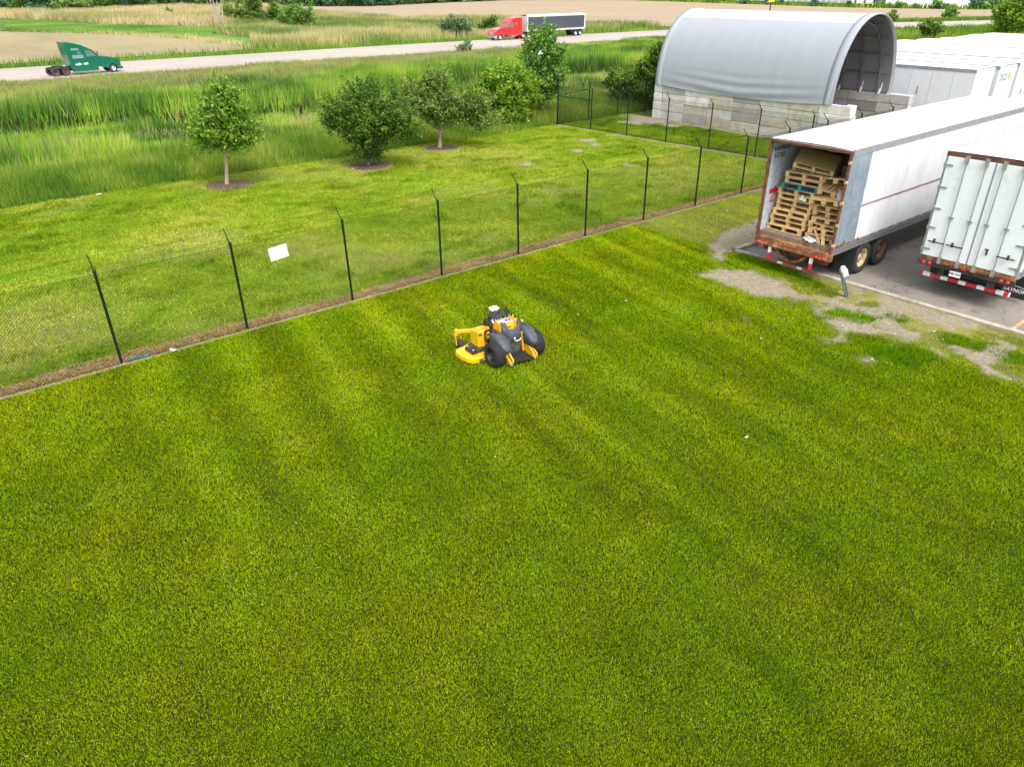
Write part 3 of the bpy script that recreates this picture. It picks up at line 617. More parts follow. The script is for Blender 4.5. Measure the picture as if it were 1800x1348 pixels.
tree("spreading_tree", "olive green tree with a short forked trunk and wide vase-shaped crown in a mulch ring", "tree", (-4.01, 42.5),
     [(0, 0, 0), (0.05, 0, .5), (0.12, 0, 1.05)], 0.1, [((-2.0, .2, 2.6), .06), ((-1.0, .4, 3.2), .06), ((.5, -.2, 3.6), .06), ((1.8, .2, 2.6), .06), ((2.6, 0, 2.1), .05), ((-.4, -.5, 3.0), .05)],
     [(.4, 0, 2.3, 1.6, 1.3, .8), (-.6, 0, 3.0, 1.6, 1.3, .9), (1.5, 0, 2.5, 1.3, 1.2, .8), (2.4, 0, 1.9, 1.1, 1.0, .7), (.1, 0, 3.9, 1.1, 1.0, .7), (-1.9, 0, 2.7, .75, .7, .5), (2.3, 0, 2.9, .8, .8, .5)], 30000, 0.075, OL, 3, m_barkp, 0.17, rb=0.14, lean=.0, zs=.88, xs=.9)
tree("round_bush", "broad leafy bush with bright yellow-green top beside the slender tree", "bush", (-0.28, 50.2),
     [(0, 0, 0), (0, 0, .5)], 0.09, [((-1.0, 0, 2.4), .06), ((0, .3, 3.0), .06), ((1.0, 0, 2.5), .06)],
     [(0, 0, 1.4, 1.9, 1.6, 1.2), (-.5, 0, 2.6, 1.5, 1.4, 1.2), (.8, 0, 2.5, 1.4, 1.3, 1.2), (.1, 0, 3.4, 1.4, 1.2, .75), (-1.5, 0, 2.4, .8, .8, .8), (1.6, 0, 2.0, .7, .7, .8), (0, 0, .6, 1.6, 1.4, .6)], 44000, 0.085, YG, 4, m_bark, 0.17, zs=.84, xs=.78)
tree("slender_tree", "tall slender light green tree standing before the highway near the fence corner", "tree", (1.9, 52.3),
     [(0, 0, 0), (.05, 0, 1.2), (.0, 0, 2.4), (.25, 0, 3.8)], 0.09, [((.3, 0, 6.0), .05), ((-.4, 0, 4.6), .04), ((.9, 0, 4.8), .04), ((-.5, .2, 3.2), .03), ((.9, .1, 3.0), .03)],
     [(.2, 0, 5.7, .75, .7, .9), (.7, 0, 5.0, .8, .7, .7), (.1, 0, 4.3, .95, .8, .8), (-.35, 0, 3.4, .8, .7, .6), (.5, 0, 3.0, 1.1, .9, .7), (.9, 0, 3.6, .7, .6, .5), (.2, 0, 1.9, .9, .8, .5), (-.3, 0, 5.2, .5, .5, .5), (.35, 0, 6.4, .3, .3, .35)], 24000, 0.095, LG, 5, m_bark, 0.22, rb=0.12, zs=.83, xs=1.15)
tree("hedge_bush", "dark bush growing behind the wire fence left of the fabric shelter", "bush", (9.3, 58.2),
     [(0, 0, 0), (0, 0, .8)], 0.09, [((-1.2, 0, 2.0), .05), ((1.3, 0, 3.0), .06), ((0, .3, 2.4), .05)],
     [(-.6, 0, 1.5, 1.6, 1.4, .9), (1.3, 0, 2.0, 1.2, 1.2, 1.4), (1.9, 0, 3.3, .95, 1.0, 1.0), (-1.7, 0, 1.7, .6, .6, .5), (.5, 0, .8, 1.6, 1.3, .7), (.2, 0, 2.3, .9, .8, .7)], 32000, 0.095, DK, 6, m_bark, 0.17)
tree("leafy_bush", "loose yellow-green bush pushing over the top of the trailers on the right", "bush", (84.5, 136.0),
     [(0, 0, 0), (0, 0, 1.5)], 0.15, [((-2.2, 0, 4.5), .1), ((.5, .3, 6), .1), ((2.5, 0, 4), .1)],
     [(0, 0, 2.2, 3.2, 2.5, 1.8), (-1.6, 0, 3.6, 1.8, 1.8, 1.3), (.9, 0, 4.3, 1.8, 1.6, 1.6), (2.6, 0, 2.8, 1.3, 1.3, 1.3), (0.2, 0, 5.6, .9, .9, .9), (-3.2, 0, 2, 1.2, 1.2, 1.1)], 15000, 0.22, YG, 7, m_bark, 0.38)
tree("dark_shrub", "small dark green shrub in the grass behind the farthest trailers", "bush", (66.5, 128),
     [(0, 0, 0), (0, 0, .5)], 0.1, [((-.5, 0, 1.5), .05), ((.6, 0, 1.5), .05)], [(0, 0, 1.2, 1.5, 1.2, 1.1), (.7, 0, 1.7, 1, 1, .9), (-.8, 0, 1.5, .9, .9, .8)], 5000, 0.16, DK, 8, m_bark, 0.25)
# bushes beside and beyond the highway
GB = [(0.06, 0.12, 0.05), (0.11, 0.19, 0.08), (0.19, 0.28, 0.13), (0.30, 0.38, 0.20)]
def bush(name, label, xy, sc, cols, seed, n=5000, leaf=0.2, w=1.0, group=None, cat="bush"):
    rnd = random.Random(seed); bl = []
    for q in range(7):
        bl.append((rnd.uniform(-1, 1) * 1.1 * w * sc, rnd.uniform(-.5, .5) * sc, rnd.uniform(.4, 1.25) * sc, rnd.uniform(.5, .9) * sc, rnd.uniform(.5, .9) * sc, rnd.uniform(.4, .7) * sc))
    return tree(name, label, cat, xy, [(0, 0, 0), (0, 0, .5 * sc)], .05 * sc, [((-.6 * sc, 0, 1.2 * sc), .04 * sc), ((.6 * sc, .1, 1.3 * sc), .04 * sc)], bl, n, leaf, cols, seed, m_bark, .2 * sc, group)
bush("bush", "grey-green rounded bush in the reeds just ahead of the red truck", (-9.2, 138.5), 1.7, GB, 21, 6000, 0.16)
bush("bush", "dark upright bush immediately behind the red truck's cab roof", (-4.2, 147.0), 1.5, DK, 22, 4000, 0.17, 0.6)
bush("bush", "wide green bush left of the leafy sapling, beside the dead tree", (-62.0, 189.5), 2.5, OL, 23, 8000, 0.24, 0.9)
bush("bush", "low dark bush right of the leafy sapling", (-52.5, 184.0), 2.3, DK, 24, 8000, 0.24, 1.1)
bush("bush", "light green taller bush at the right end of the roadside clump", (-43.5, 168.0), 2.5, LG, 25, 8000, 0.22, 0.9)
bush("bush", "tiny bush standing alone in the tan reeds left of the dead tree", (-93.5, 223.0), 1.3, OL, 26, 2500, 0.22)
bush("bush", "small shrub on the near verge of the highway below the red truck", (-5.8, 104.6), .8, GB, 27, 2500, 0.09)
bush("bush", "scrubby shrub on the highway verge just right of the shelter roof", (88.0, 186.0), 1.3, OL, 28, 2500, 0.2)
bush("bush", "scrubby shrub on the highway verge right of the other one", (107.0, 199.0), 1.3, LG, 29, 2500, 0.2)
tree("sapling", "leafy sapling with an upright stem standing between the roadside bushes", "tree", (-58.4, 188.5), [(0, 0, 0), (0, 0, 4), (.2, 0, 8)], 0.16,
     [((-1.2, 0, 6), .07), ((1.3, 0, 7), .07)], [(0, 0, 6.5, 1.5, 1.3, 1.5), (.5, 0, 8.5, 1.3, 1.2, 1.2), (-.4, 0, 4.4, 1.4, 1.2, 1.2), (.2, 0, 2.6, 1.3, 1, 1), (.1, 0, 10, .8, .8, .8)], 7000, 0.25, OL, 31, m_bark, 0.35)
dt = empty("dead_tree", "bare dead tree with several bleached leaning trunks beyond the highway", "tree", (-62.9, 176.5, -0.03))
mb = MB(); rd = random.Random(3)
for (x1, z1, r_) in ((-3.6, 9.5, .10), (-2.6, 10.5, .11), (-1.6, 11.5, .13), (0.2, 12, .14), (1.7, 12, .16)):
    mb.tube([(x1 * .05 + (.6 if x1 > 1 else 0), 0, 0), (x1 * .35 + (.4 if x1 > 1 else 0), .2, z1 * .35), (x1 * .8, .1, z1 * .75), (x1, 0, z1)], r_, 7, r2=r_ * .4)
mb.build("trunk", m_dead, dt)
mb = MB()
for k_ in range(26):
    i_ = rd.choice([(-3.6, 9.5), (-2.6, 10.5), (-1.6, 11.5), (0.2, 12), (1.7, 12)]); t_ = rd.uniform(.3, .95); s0 = Vector((i_[0] * t_, 0.1, i_[1] * t_))
    mb.tube([s0, s0 + Vector((rd.uniform(-.9, .9), rd.uniform(-.5, .5), rd.uniform(.4, 1.3))), s0 + Vector((rd.uniform(-1.6, 1.6), rd.uniform(-.9, .9), rd.uniform(1, 2.4)))], .05, 4, r2=.015)
mb.build("branches", m_dead, dt)

# the wood beyond the fields: individual trees, then the mass behind them
WD = [[(0.075, 0.18, 0.050), (0.13, 0.27, 0.065), (0.21, 0.37, 0.085), (0.30, 0.45, 0.12)],
      [(0.045, 0.13, 0.075), (0.08, 0.19, 0.10), (0.125, 0.26, 0.125), (0.18, 0.33, 0.15)],
      [(0.10, 0.20, 0.05), (0.17, 0.30, 0.07), (0.26, 0.41, 0.10), (0.36, 0.49, 0.15)]]
protos = []
for q in range(6):
    rnd = random.Random(100 + q); bl = []
    for j in range(11): bl.append((rnd.uniform(-3, 3), rnd.uniform(-2.5, 2.5), rnd.uniform(1.4, 9), rnd.uniform(1.4, 2.6), rnd.uniform(1.4, 2.6), rnd.uniform(1.2, 2.2)))
    protos.append(crown_mesh("crown", bl, 7000, 0.40, WD[q % 3], 200 + q, 0.62))
tmb = MB(); tmb.tube([(0, 0, 0), (.1, 0, 3), (0, 0, 8)], .25, 7, r2=.1); trunk_me = None
base = [(-178, 250), (-160, 257), (-146, 252), (-142, 260), (-144, 280), (-140, 291), (-133, 302), (-122.8, 314), (-107, 326), (-92.7, 339), (-76, 337), (-58.9, 335), (-46, 362), (-36.1, 385), (-20, 412), (1.1, 440)]
cum = [0]
for a, b_ in zip(base[:-1], base[1:]): cum.append(cum[-1] + math.dist(a, b_))
names3 = ["mid green", "dark blue-green", "pale yellow-green"]
k_ = 0; s_ = 0.0; rnd = random.Random(9)
while s_ < cum[-1]:
    i_ = max(j for j in range(len(cum)) if cum[j] <= s_); i_ = min(i_, len(base) - 2); f_ = (s_ - cum[i_]) / (cum[i_ + 1] - cum[i_])
    bx = base[i_][0] + (base[i_ + 1][0] - base[i_][0]) * f_; by = base[i_][1] + (base[i_ + 1][1] - base[i_][1]) * f_
    q = rnd.randrange(6); sc_ = rnd.uniform(.55, 1.15) * (0.8 if rnd.random() < .3 else 1)
    o = empty("woodland_tree", "%s leafy tree in the front row of the wood beyond the fields" % names3[q % 3], "tree", (bx + rnd.uniform(-2, 2), by + rnd.uniform(-1, 3) + 2, -.05), rnd.uniform(0, 6.28), "trees along the front of the far wood")
    o.scale = (sc_, sc_, sc_ * rnd.uniform(.8, 1.15)); link("crown", protos[q], o)
    if trunk_me is None: tr = tmb.build("trunk", m_bark, o); trunk_me = tr.data
    else: link("trunk", trunk_me, o)
    s_ += rnd.uniform(3.6, 6.6) * sc_; k_ += 1
allv = []; allf = []; allc = []; nv = 0
bl = []
for j in range(150):
    i_ = rnd.randrange(len(base) - 1); f_ = rnd.random(); bx = base[i_][0] + (base[i_ + 1][0] - base[i_][0]) * f_; by = base[i_][1] + (base[i_ + 1][1] - base[i_][1]) * f_
    d_ = rnd.uniform(8, 26); bl.append((bx - d_ * .35, by + d_, rnd.uniform(2, 11), 5, 4, 3.2, 1))
o = link("woods", crown_mesh("woods", bl, 110000, 0.75, WD[1], 77, 1.3, nclump=2600, shoots=0)); o["kind"] = "stuff"
far_band("far_edge_grass", [(1, 436), (59, 422), (80, 379), (102.5, 325.5), (119.6, 285), (146.5, 262), (165, 255), (168, 259), (148, 267), (122, 291), (105, 331), (83, 386), (61, 429), (1, 443)], 30000, (.8, 1.9), .5, GR)
# bushes along the far right edge of the field
for j, (x, y, s_) in enumerate([(141, 268, 1.5), (150, 262, 2.0), (155, 262, 2.3), (160, 262, 3.0), (165, 263, 2.6), (170, 264, 2.2), (127, 283, 1.0), (112, 303, 1.1), (104, 327, 1.1), (97, 340, 1.2), (132, 277, 1.2), (120, 290, .9)]):
    b_ = bush("field_bush", "dark bush on the far edge of the big tan field, top right", (x, y), s_, WD[j % 2], 300 + j, 1600, 0.4, 1.1, "bushes along the far field edge")
# ================================================================== FENCES
m_post = M("black_vinyl_post", (0.010, 0.022, 0.012), 0.6, spec=.15, var=0.2, vs=6)
m_wire = M("black_vinyl_wire", (0.012, 0.020, 0.010), 0.8, spec=0.05)
m_barb = M("galvanised_wire", (0.22, 0.22, 0.19), 0.5, 0.6)
FH = 2.36
def post_mesh(rad, arm=True, h=FH):
    mb = MB(); mb.tube([(0, 0, -.1), (0, 0, h)], rad, 8); mb.lathe([(0, rad * 1.25), (.05, rad * 1.25), (.09, rad * .6), (.1, 0)], (0, 0, h - .02), 'z', 10)
    for z in (.3, .8, 1.3, 1.8, h - .12): mb.lathe([(0, rad * 1.12), (.02, rad * 1.12)], (0, 0, z), 'z', 8)
    if arm:
        mb.tube([(0, 0, h), (0, .11, h + .11), (0, .30, h + .34)], .02, 6, r2=.014)
    return mb
def weave(L, h, pitch=0.077, r=0.0033):
    """two families of slanted wires, z-offset so they pass each other, plus bottom wire and knuckled top"""
    mb = MB(); s = pitch
    k0 = -int(h / s) - 1
    for fam in (0, 1):
        for i in range(k0, int(L / s) + 1):
            x0 = i * s; x1 = x0 + h; z0, z1 = .03, .03 + h
            if x0 < 0: z0 += -x0; x0 = 0
            if x1 > L: z1 -= (x1 - L); x1 = L
            if z1 <= z0 or x1 <= x0: continue
            if fam: x0, x1 = L - x0, L - x1
            mb.tube([(x0, (-.003, .003)[fam], z0), (x1, (-.003, .003)[fam], z1)], r, 3, smooth=False)
    for z in (.04, h + .03): mb.tube([(0, 0, z), (L, 0, z)], r * 1.5, 3, smooth=False)
    return mb
def build_fence(name, label, p0, dirv, n, sp, mesh_h, armside, bays, rads=None, wires=True, skip_post=()):
    """p0, dirv in world xy; children: post, chain_link_mesh per bay, barbed_wire"""
    az = math.atan2(dirv[1], dirv[0]); f = empty(name, label, "fence", (p0[0], p0[1], LZ), az)
    src = None
    for i in range(n):
        if i in skip_post: continue
        if src is None: src = post_mesh(.034).build("post", m_post, f, loc=(i * sp, 0, 0)); o = src
        else: o = src.copy(); COL.objects.link(o); o.parent = f; o.location = (i * sp, 0, 0)
        if armside < 0: o.rotation_euler = (0, 0, pi)
        o.rotation_euler.x += random.uniform(-.008, .008); o.rotation_euler.y += random.uniform(-.008, .008)
    w0 = None
    for i in range(*bays):
        if w0 is None: w0 = weave(sp, mesh_h).build("chain_link_mesh", m_wire, f, loc=(i * sp, .04 * -armside, 0), recalc=False); 
        else: o = w0.copy(); COL.objects.link(o); o.parent = f; o.location = (i * sp, .04 * -armside, 0)
    if wires:
        for (yy, zz) in ((.28, FH + .31), (.10, FH + .11)):
            mb = MB(); pts = []
            for i in range(bays[0], bays[1]):
                for q in range(4): pts.append((i * sp + q * sp / 4, yy * armside, zz - .05 * (1 - (2 * q / 4 - 1) ** 2)))
            pts.append((bays[1] * sp, yy * armside, zz)); mb.tube(pts, .0034, 3, smooth=False); mb.build("barbed_wire", m_barb if False else m_wire, f)
    return f
# fence 1 runs along U at V = 18.55
SP = 3.18
p = W(-6.83, 18.5); build_fence("chain_link_fence", "long black chain-link fence with outward angled post arms between the two lawns", (p.x, p.y), (CU, SU), 16, SP, 2.3, 1, (0, 15))
# fence 2: cross fence towards the shelter;  fence 3: along the marsh
A2 = Vector((3.07, 50.26)); d2 = Vector((9.30, -9.88)).normalized()
fx = build_fence("chain_link_fence", "cross fence of black chain link standing before the concrete block wall", A2, d2, 9, 2.88, 2.3, -1, (0, 8), skip_post=(0,), wires=False)
d3 = Vector((6.55, 5.31)).normalized()
fm = build_fence("chain_link_fence", "black chain-link fence along the marsh edge left of the fabric shelter", A2, d3, 8, 2.82, 2.3, 1, (0, 7), skip_post=(0,), wires=False)
mb = post_mesh(.05, False, 2.75); cp = mb.build("corner_post", m_post, fx, loc=(0, 0, 0))
mb = MB(); mb.tube([(0, 0, 1.75), (2.88, 0, 1.75)], .022, 6); mb.build("brace_rail", m_post, fx)
mb = MB(); mb.tube([(0, 0, 1.78), (2.82, 0, 1.95)], .022, 6); mb.build("brace_rail", m_post, fm)
mb = MB(); mb.tube([(6 * 2.88, 0, 1.72), (8 * 2.88, 0, 1.72)], .022, 6); mb.build("brace_rail", m_post, fx)

m_white = M("white_paint", (0.78, 0.78, 0.77), 0.45, var=0.04, vs=1.2)
sg = MB(); sg.box(-.26, .26, -.004, .004, -.18, .18); o = sg.build("fence_sign", M("sign_panel_white", (.60, .60, .58), .6, var=.08, vs=6), loc=tuple(W(7.06, 18.44, 1.93)), rot=(0, radians(-6), PH), bevel=.006)
tag(o, "blank white panel wired to the chain-link fence between the second and third posts", "sign")

# ================================================================== FABRIC SHELTER
hut = empty("fabric_shelter", "large grey-white fabric arch shelter standing on concrete block walls, open at its right end", "shelter", tuple(W(44.3, 28.2, 0)), PH - pi / 2)
# local x = towards the open end (-V), local y = away from the fence lawn (+U).  length 12.2 (x -6..6), half span 3.35
m_fab, nt, b = _mat("shelter_fabric"); b.inputs["Roughness"].default_value = 0.85; b.inputs["Specular IOR Level"].default_value = 0.12
c = ramp(nt, noise(nt, 0.8, 4, 0.6, stretch=(3, .6, .6)), [(0.3, (0.285, 0.305, 0.335)), (0.7, (0.305, 0.325, 0.355))])
c = mix(nt, ramp(nt, noise(nt, 1.5, 6, 0.7, stretch=(2, 1, .5)), [(0.60, g3(0)), (0.8, g3(0.2))]), c, (0.29, 0.30, 0.31)); nt.links.new(c, b.inputs["Base Color"])
m_fabglare = M("ridge_fabric_glare", (0.66, 0.66, 0.65), 0.5, var=0.02)  # whiter than the cover: blown-out sky light put into the ridge's colour
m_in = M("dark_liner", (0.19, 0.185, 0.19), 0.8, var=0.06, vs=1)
m_steel = M("galvanised_steel", (0.12, 0.13, 0.15), 0.6, 0.3, var=0.1)
HB, HZ, HS = 2.15, 4.45, 3.36
def arch(t, s=1.0):
    """t 0..pi from the near foot over the ridge to the far foot -> (y,z)"""
    cy = -math.copysign(abs(cos(t)) ** 0.93, cos(t)) * HS * s; cz = HB + HZ * abs(sin(t)) ** 0.90 * s - (1 - s) * .3
    return cy, cz
nb = 10; X0, X1 = -6.15, 6.15
def cover(name, t0, t1, mat, s=1.0, parent=hut, sag=0.012, x0=X0, x1=X1, nx=96, ny=72, fold=True):
    vs = []; fs = []
    for i in range(nx + 1):
        x = x0 + (x1 - x0) * i / nx; ph = (x - X0) / (X1 - X0) * nb
        sg_ = sag * (4 * (ph % 1) * (1 - ph % 1))
        for j in range(ny + 1):
            t = t0 + (t1 - t0) * j / ny; y, z = arch(t, s); nrm = Vector((0, -cos(t), sin(t)))
            d = -sg_ * min(1, sin(t) * 2 + .2)
            if fold and sin(t) < .26:       # slack skirt with drag folds
                q = (0.26 - sin(t)) / .26; d += .07 * q * (sin(q * 17 + 3.2 * abs(((x - X0) / (X1 - X0)) * 2 - 1)) * .5 + .3) * (1 - abs(((x - X0) / (X1 - X0)) * 2 - 1) ** 2)
                z = z + q * .22 * (abs(((x - X0) / (X1 - X0)) * 2 - 1) ** 2 - 0.9) 
            vs.append((x, y + nrm.y * d, z + nrm.z * d))
    for i in range(nx):
        for j in range(ny): a = i * (ny + 1) + j; fs.append((a, a + 1, a + ny + 2, a + ny + 1))
    mb = MB(); mb.add(vs, fs, 0, True); o = mb.build(name, mat, parent, recalc=False)
    return o
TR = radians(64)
cover("cover", 0.0, TR, m_fab); cover("ridge_glare_panel", TR, radians(106), m_fabglare, ny=24, fold=False)
cover("cover", radians(106), pi, m_fab)
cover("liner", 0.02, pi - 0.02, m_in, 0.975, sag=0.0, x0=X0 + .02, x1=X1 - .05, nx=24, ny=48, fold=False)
for (xa, xb) in ((X1 - .42, X1 + .12), (X0 - .35, X0 + .1)):
    mb = MB(); vs = []; fs = []; ny = 60
    for j in range(ny + 1):
        t = pi * j / ny; 
        for (x, s) in ((xa, 1.006), ((xa + xb) / 2, 1.012), (xb, 1.004), (xb - .01, .992), (xa, .994)):
            y, z = arch(t, s); vs.append((x - (.30 * (1 - sin(t)) if xb > 0 and x == xb else 0), y, z))
    for j in range(ny):
        for k in range(5): fs.append((j * 5 + k, j * 5 + (k + 1) % 5, (j + 1) * 5 + (k + 1) % 5, (j + 1) * 5 + k))
    mb.add(vs, fs, 0, True); mb.build("end_band", m_fab, hut)
for i in range(nb + 1):
    x = X0 + .1 + (X1 - X0 - .75) * i / nb; mb = MB()
    mb.tube([(x, *arch(pi * j / 40, .955)) for j in range(41)], .045, 6); mb.tube([(x, *arch(pi * j / 40, .90)) for j in range(41)], .03, 5)
    for j in range(1, 40, 1): mb.tube([(x, *arch(pi * j / 40, .955)), (x, *arch(pi * (j + .9 * (-1) ** j) / 40, .90))], .014, 4)
    mb.build("rib", m_steel, hut)
for tdeg in (14, 30, 47, 66, 90, 114, 133, 150, 166):
    mb = MB(); y, z = arch(radians(tdeg), .955); mb.tube([(X0 + .1, y, z), (X1 - .15, y, z)], .03, 6); mb.build("purlin", m_steel, hut)
# tie-down ratchets on the far wall
for x in (1.5, 3.0, 4.4, 5.6):
    mb = MB(); mb.tube([(x, 3.28, 2.2), (x + .05, 3.25, 2.75)], .025, 5); mb.obox((x, 3.2, 2.28), (.12, .06, .3), (0, .2, 0)); mb.build("tie_down", m_white, hut)
# concrete block walls with cell-coloured blocks
m_blk, nt, b = _mat("concrete_blocks"); b.inputs["Roughness"].default_value = 0.95
a = N(nt, "ShaderNodeAttribute", attribute_name="col"); f = ramp(nt, noise(nt, 2.5, 6, 0.7), [(0.3, g3(0.74)), (0.7, g3(1.16))])
c = mix(nt, 1.0, a.outputs["Color"], f, 'MULTIPLY'); f = ramp(nt, noise(nt, 1.2, 5, 0.7, stretch=(1, 1, .3)), [(0.55, g3(0)), (0.75, g3(.5))]); c = mix(nt, f, c, (0.20, 0.19, 0.16))
nt.links.new(c, b.inputs["Base Color"]); bump(nt, b, noise(nt, 14, 5), 0.5, 0.03)
BC = [(0.50, 0.49, 0.44), (0.56, 0.55, 0.52), (0.45, 0.45, 0.43), (0.46, 0.41, 0.32), (0.58, 0.56, 0.51), (0.40, 0.41, 0.41), (0.52, 0.49, 0.40), (0.36, 0.34, 0.31), (0.60, 0.56, 0.53)]
def block_wall(name, x0, L, y0, T, rows, nbk, seed, extra=0.0, axis='x', rough=True, tint=1.0, offs=None):
    R = random.Random(seed); vs = []; fs = []; cols = []; bh = 2.2 / 4
    for r in range(rows):
        n = nbk; bw = L / n; off = (0 if offs is None else offs[r])
        for i in range(n):
            a0 = x0 + i * bw + off + .012; a1 = x0 + (i + 1) * bw + off - .012; z0 = r * bh + .006; z1 = (r + 1) * bh - .006
            jy = R.uniform(-.02, .02); e = .025
            if axis == 'x': B = [(a0, a1), (y0 + jy, y0 + T + jy)]
            else: B = [(y0 + jy, y0 + T + jy), (a0, a1)]
            o = len(vs)
            # chamfered block: 8 outer corners pulled in at the edges
            (xa, xb), (ya, yb) = B
            for (zz, e_) in ((z0, e), (z0 + e, 0), (z1 - e, 0), (z1, e)):
                vs += [(xa + e_, ya + e_, zz), (xb - e_, ya + e_, zz), (xb - e_, yb - e_, zz), (xa + e_, yb - e_, zz)]
            for l in range(3):
                for q in range(4): fs.append((o + l * 4 + q, o + l * 4 + (q + 1) % 4, o + (l + 1) * 4 + (q + 1) % 4, o + (l + 1) * 4 + q))
            fs += [(o + 3, o + 2, o + 1, o), (o + 12, o + 13, o + 14, o + 15)]
            c = R.choice(BC); k = R.uniform(.88, 1.06) * tint; cols += [tuple(min(1, x * k) for x in c)] * 14
    fl = [i for f_ in fs for i in f_]
    return link(name, npmesh(name, vs, fl, 4, [m_blk], fcol=cols), hut)
block_wall("near_wall", -5.9, 13.3, -3.3, .6, 4, 7, 1, offs=(0, .0, .06, -.03))
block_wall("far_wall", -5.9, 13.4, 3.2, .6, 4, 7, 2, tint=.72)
block_wall("back_wall", -2.65, 5.8, -6.55, .6, 4, 4, 3, axis='y', tint=.9)
mb = MB()
for r in range(4): mb.box(-6.6, -5.93, -3.36 + .02 * r, -2.72, r * .55 + .008, (r + 1) * .55 - .008)
o = mb.build("back_wall_end", M("pale_block", (0.55, 0.55, 0.50), 0.9, var=0.15, vs=2, bmp=.4), hut, bevel=.05)
# slots between the ends of the back wall blocks
tr_ = MB(); tr_.box(X0 - .1, X1 + .9, -3.2, -3.1, 2.2, 2.27); tr_.box(X0 - .1, X1 - .1, 3.2, 3.3, 2.2, 2.27); tr_.build("base_rail", m_steel, hut)
# ================================================================== SEMI TRAILERS
m_twhite = M("trailer_white_sheet", (0.63, 0.645, 0.665), 0.4, var=0.04, vs=0.8, dirt=(0.52, 0.53, 0.55), da=0.5, ds=0.9, stretch=(1.4, 1, .5))
m_roof = M("trailer_roof_skin", (0.68, 0.675, 0.66), 0.45, var=0.05, vs=0.7, dirt=(0.60, 0.58, 0.52), da=0.4, ds=.8)
m_door = M("trailer_door_white", (0.74, 0.785, 0.80), 0.35, var=0.02, vs=1.0, dirt=(0.62, 0.63, 0.60), da=0.3, ds=1.5)
m_alu = M("brushed_aluminium", (0.42, 0.43, 0.44), 0.4, 0.65, var=0.18, vs=6)
m_rust, nt, b = _mat("rusted_steel"); b.inputs["Roughness"].default_value = 0.85
c = ramp(nt, noise(nt, 3.2, 8, 0.75), [(0.28, (0.055, 0.022, 0.014)), (0.45, (0.15, 0.055, 0.025)), (0.55, (0.28, 0.115, 0.04)), (0.64, (0.50, 0.26, 0.09)), (0.74, (0.55, 0.46, 0.36))])
nt.links.new(c, b.inputs["Base Color"]); bump(nt, b, noise(nt, 35, 5), 0.7, 0.01)
m_rustd = M("dark_rust", (0.10, 0.038, 0.022), 0.85, var=0.45, vs=5, dirt=(0.22, 0.09, 0.04), da=.6, ds=3, bmp=.5)
m_black = M("black_steel", (0.022, 0.022, 0.024), 0.6, var=0.3, vs=4, dirt=(0.09, 0.07, 0.05), da=.5, ds=2)
m_rub = M("tyre_rubber", (0.028, 0.028, 0.029), 0.85, var=0.25, vs=5, bmp=.3, bs=40)
m_flap = M("mud_flap_rubber", (0.018, 0.019, 0.021), 0.6, var=.3, vs=3)
m_fadedtape = M('faded_red_tape', (.30, .03, .04), .6, var=.3, vs=2, dirt=(.2, .15, .13), da=.8, ds=1.5)
m_gseal = M("grey_rubber_seal", (.22, .25, .27), .7)
m_red = M("red_reflector", (0.55, 0.012, 0.02), 0.25, coat=.6); m_redp = M("red_tape", (0.52, 0.02, 0.035), 0.4, var=.1, vs=12)
m_whp = M("white_tape", (0.75, 0.75, 0.76), 0.4)
m_scuff, nt, b = _mat("scuffed_bare_aluminium"); b.inputs["Roughness"].default_value = 0.5; b.inputs["Metallic"].default_value = 0.35
c = ramp(nt, noise(nt, 5, 8, 0.8, stretch=(1, 1, .6)), [(0.3, (0.15, 0.20, 0.25)), (0.5, (0.24, 0.30, 0.35)), (0.7, (0.36, 0.43, 0.48))])
c = mix(nt, ramp(nt, noise(nt, 3, 5, 0.8, stretch=(4, 1, .35)), [(0.66, g3(0)), (0.74, g3(.6))]), c, (0.55, 0.6, 0.63)); nt.links.new(c, b.inputs["Base Color"])
m_inner, nt, b = _mat("scuffed_inner_lining"); b.inputs["Roughness"].default_value = 0.7
c = ramp(nt, noise(nt, 9, 8, 0.85, stretch=(1, 1, 1.6)), [(0.36, (0.12, 0.12, 0.14)), (0.46, (0.40, 0.44, 0.50)), (0.65, (0.52, 0.57, 0.64))]); nt.links.new(c, b.inputs["Base Color"])
m_floor = M("worn_trailer_floor", (0.16, 0.11, 0.075), 0.85, var=0.4, vs=5, dirt=(0.30, 0.20, 0.12), da=.7, ds=4, bmp=.5, stretch=(.3, 3, 1))
m_rim = M("rusty_cream_rim", (0.55, 0.42, 0.22), 0.6, var=.2, vs=6, dirt=(0.20, 0.075, 0.03), da=.8, ds=7)
m_rimr = M("rust_red_rim", (0.14, 0.055, 0.035), 0.8, var=.35, vs=8)
m_rimw = M("white_rim", (0.5, 0.5, 0.48), 0.5, var=.15, vs=8, dirt=(.2, .16, .12), da=.5, ds=6)
m_ink = M("black_paint_mark", (0.03, 0.03, 0.04), 0.6); m_ground_dirt = M("grime", (0.2, 0.15, 0.1), .9, var=.3)

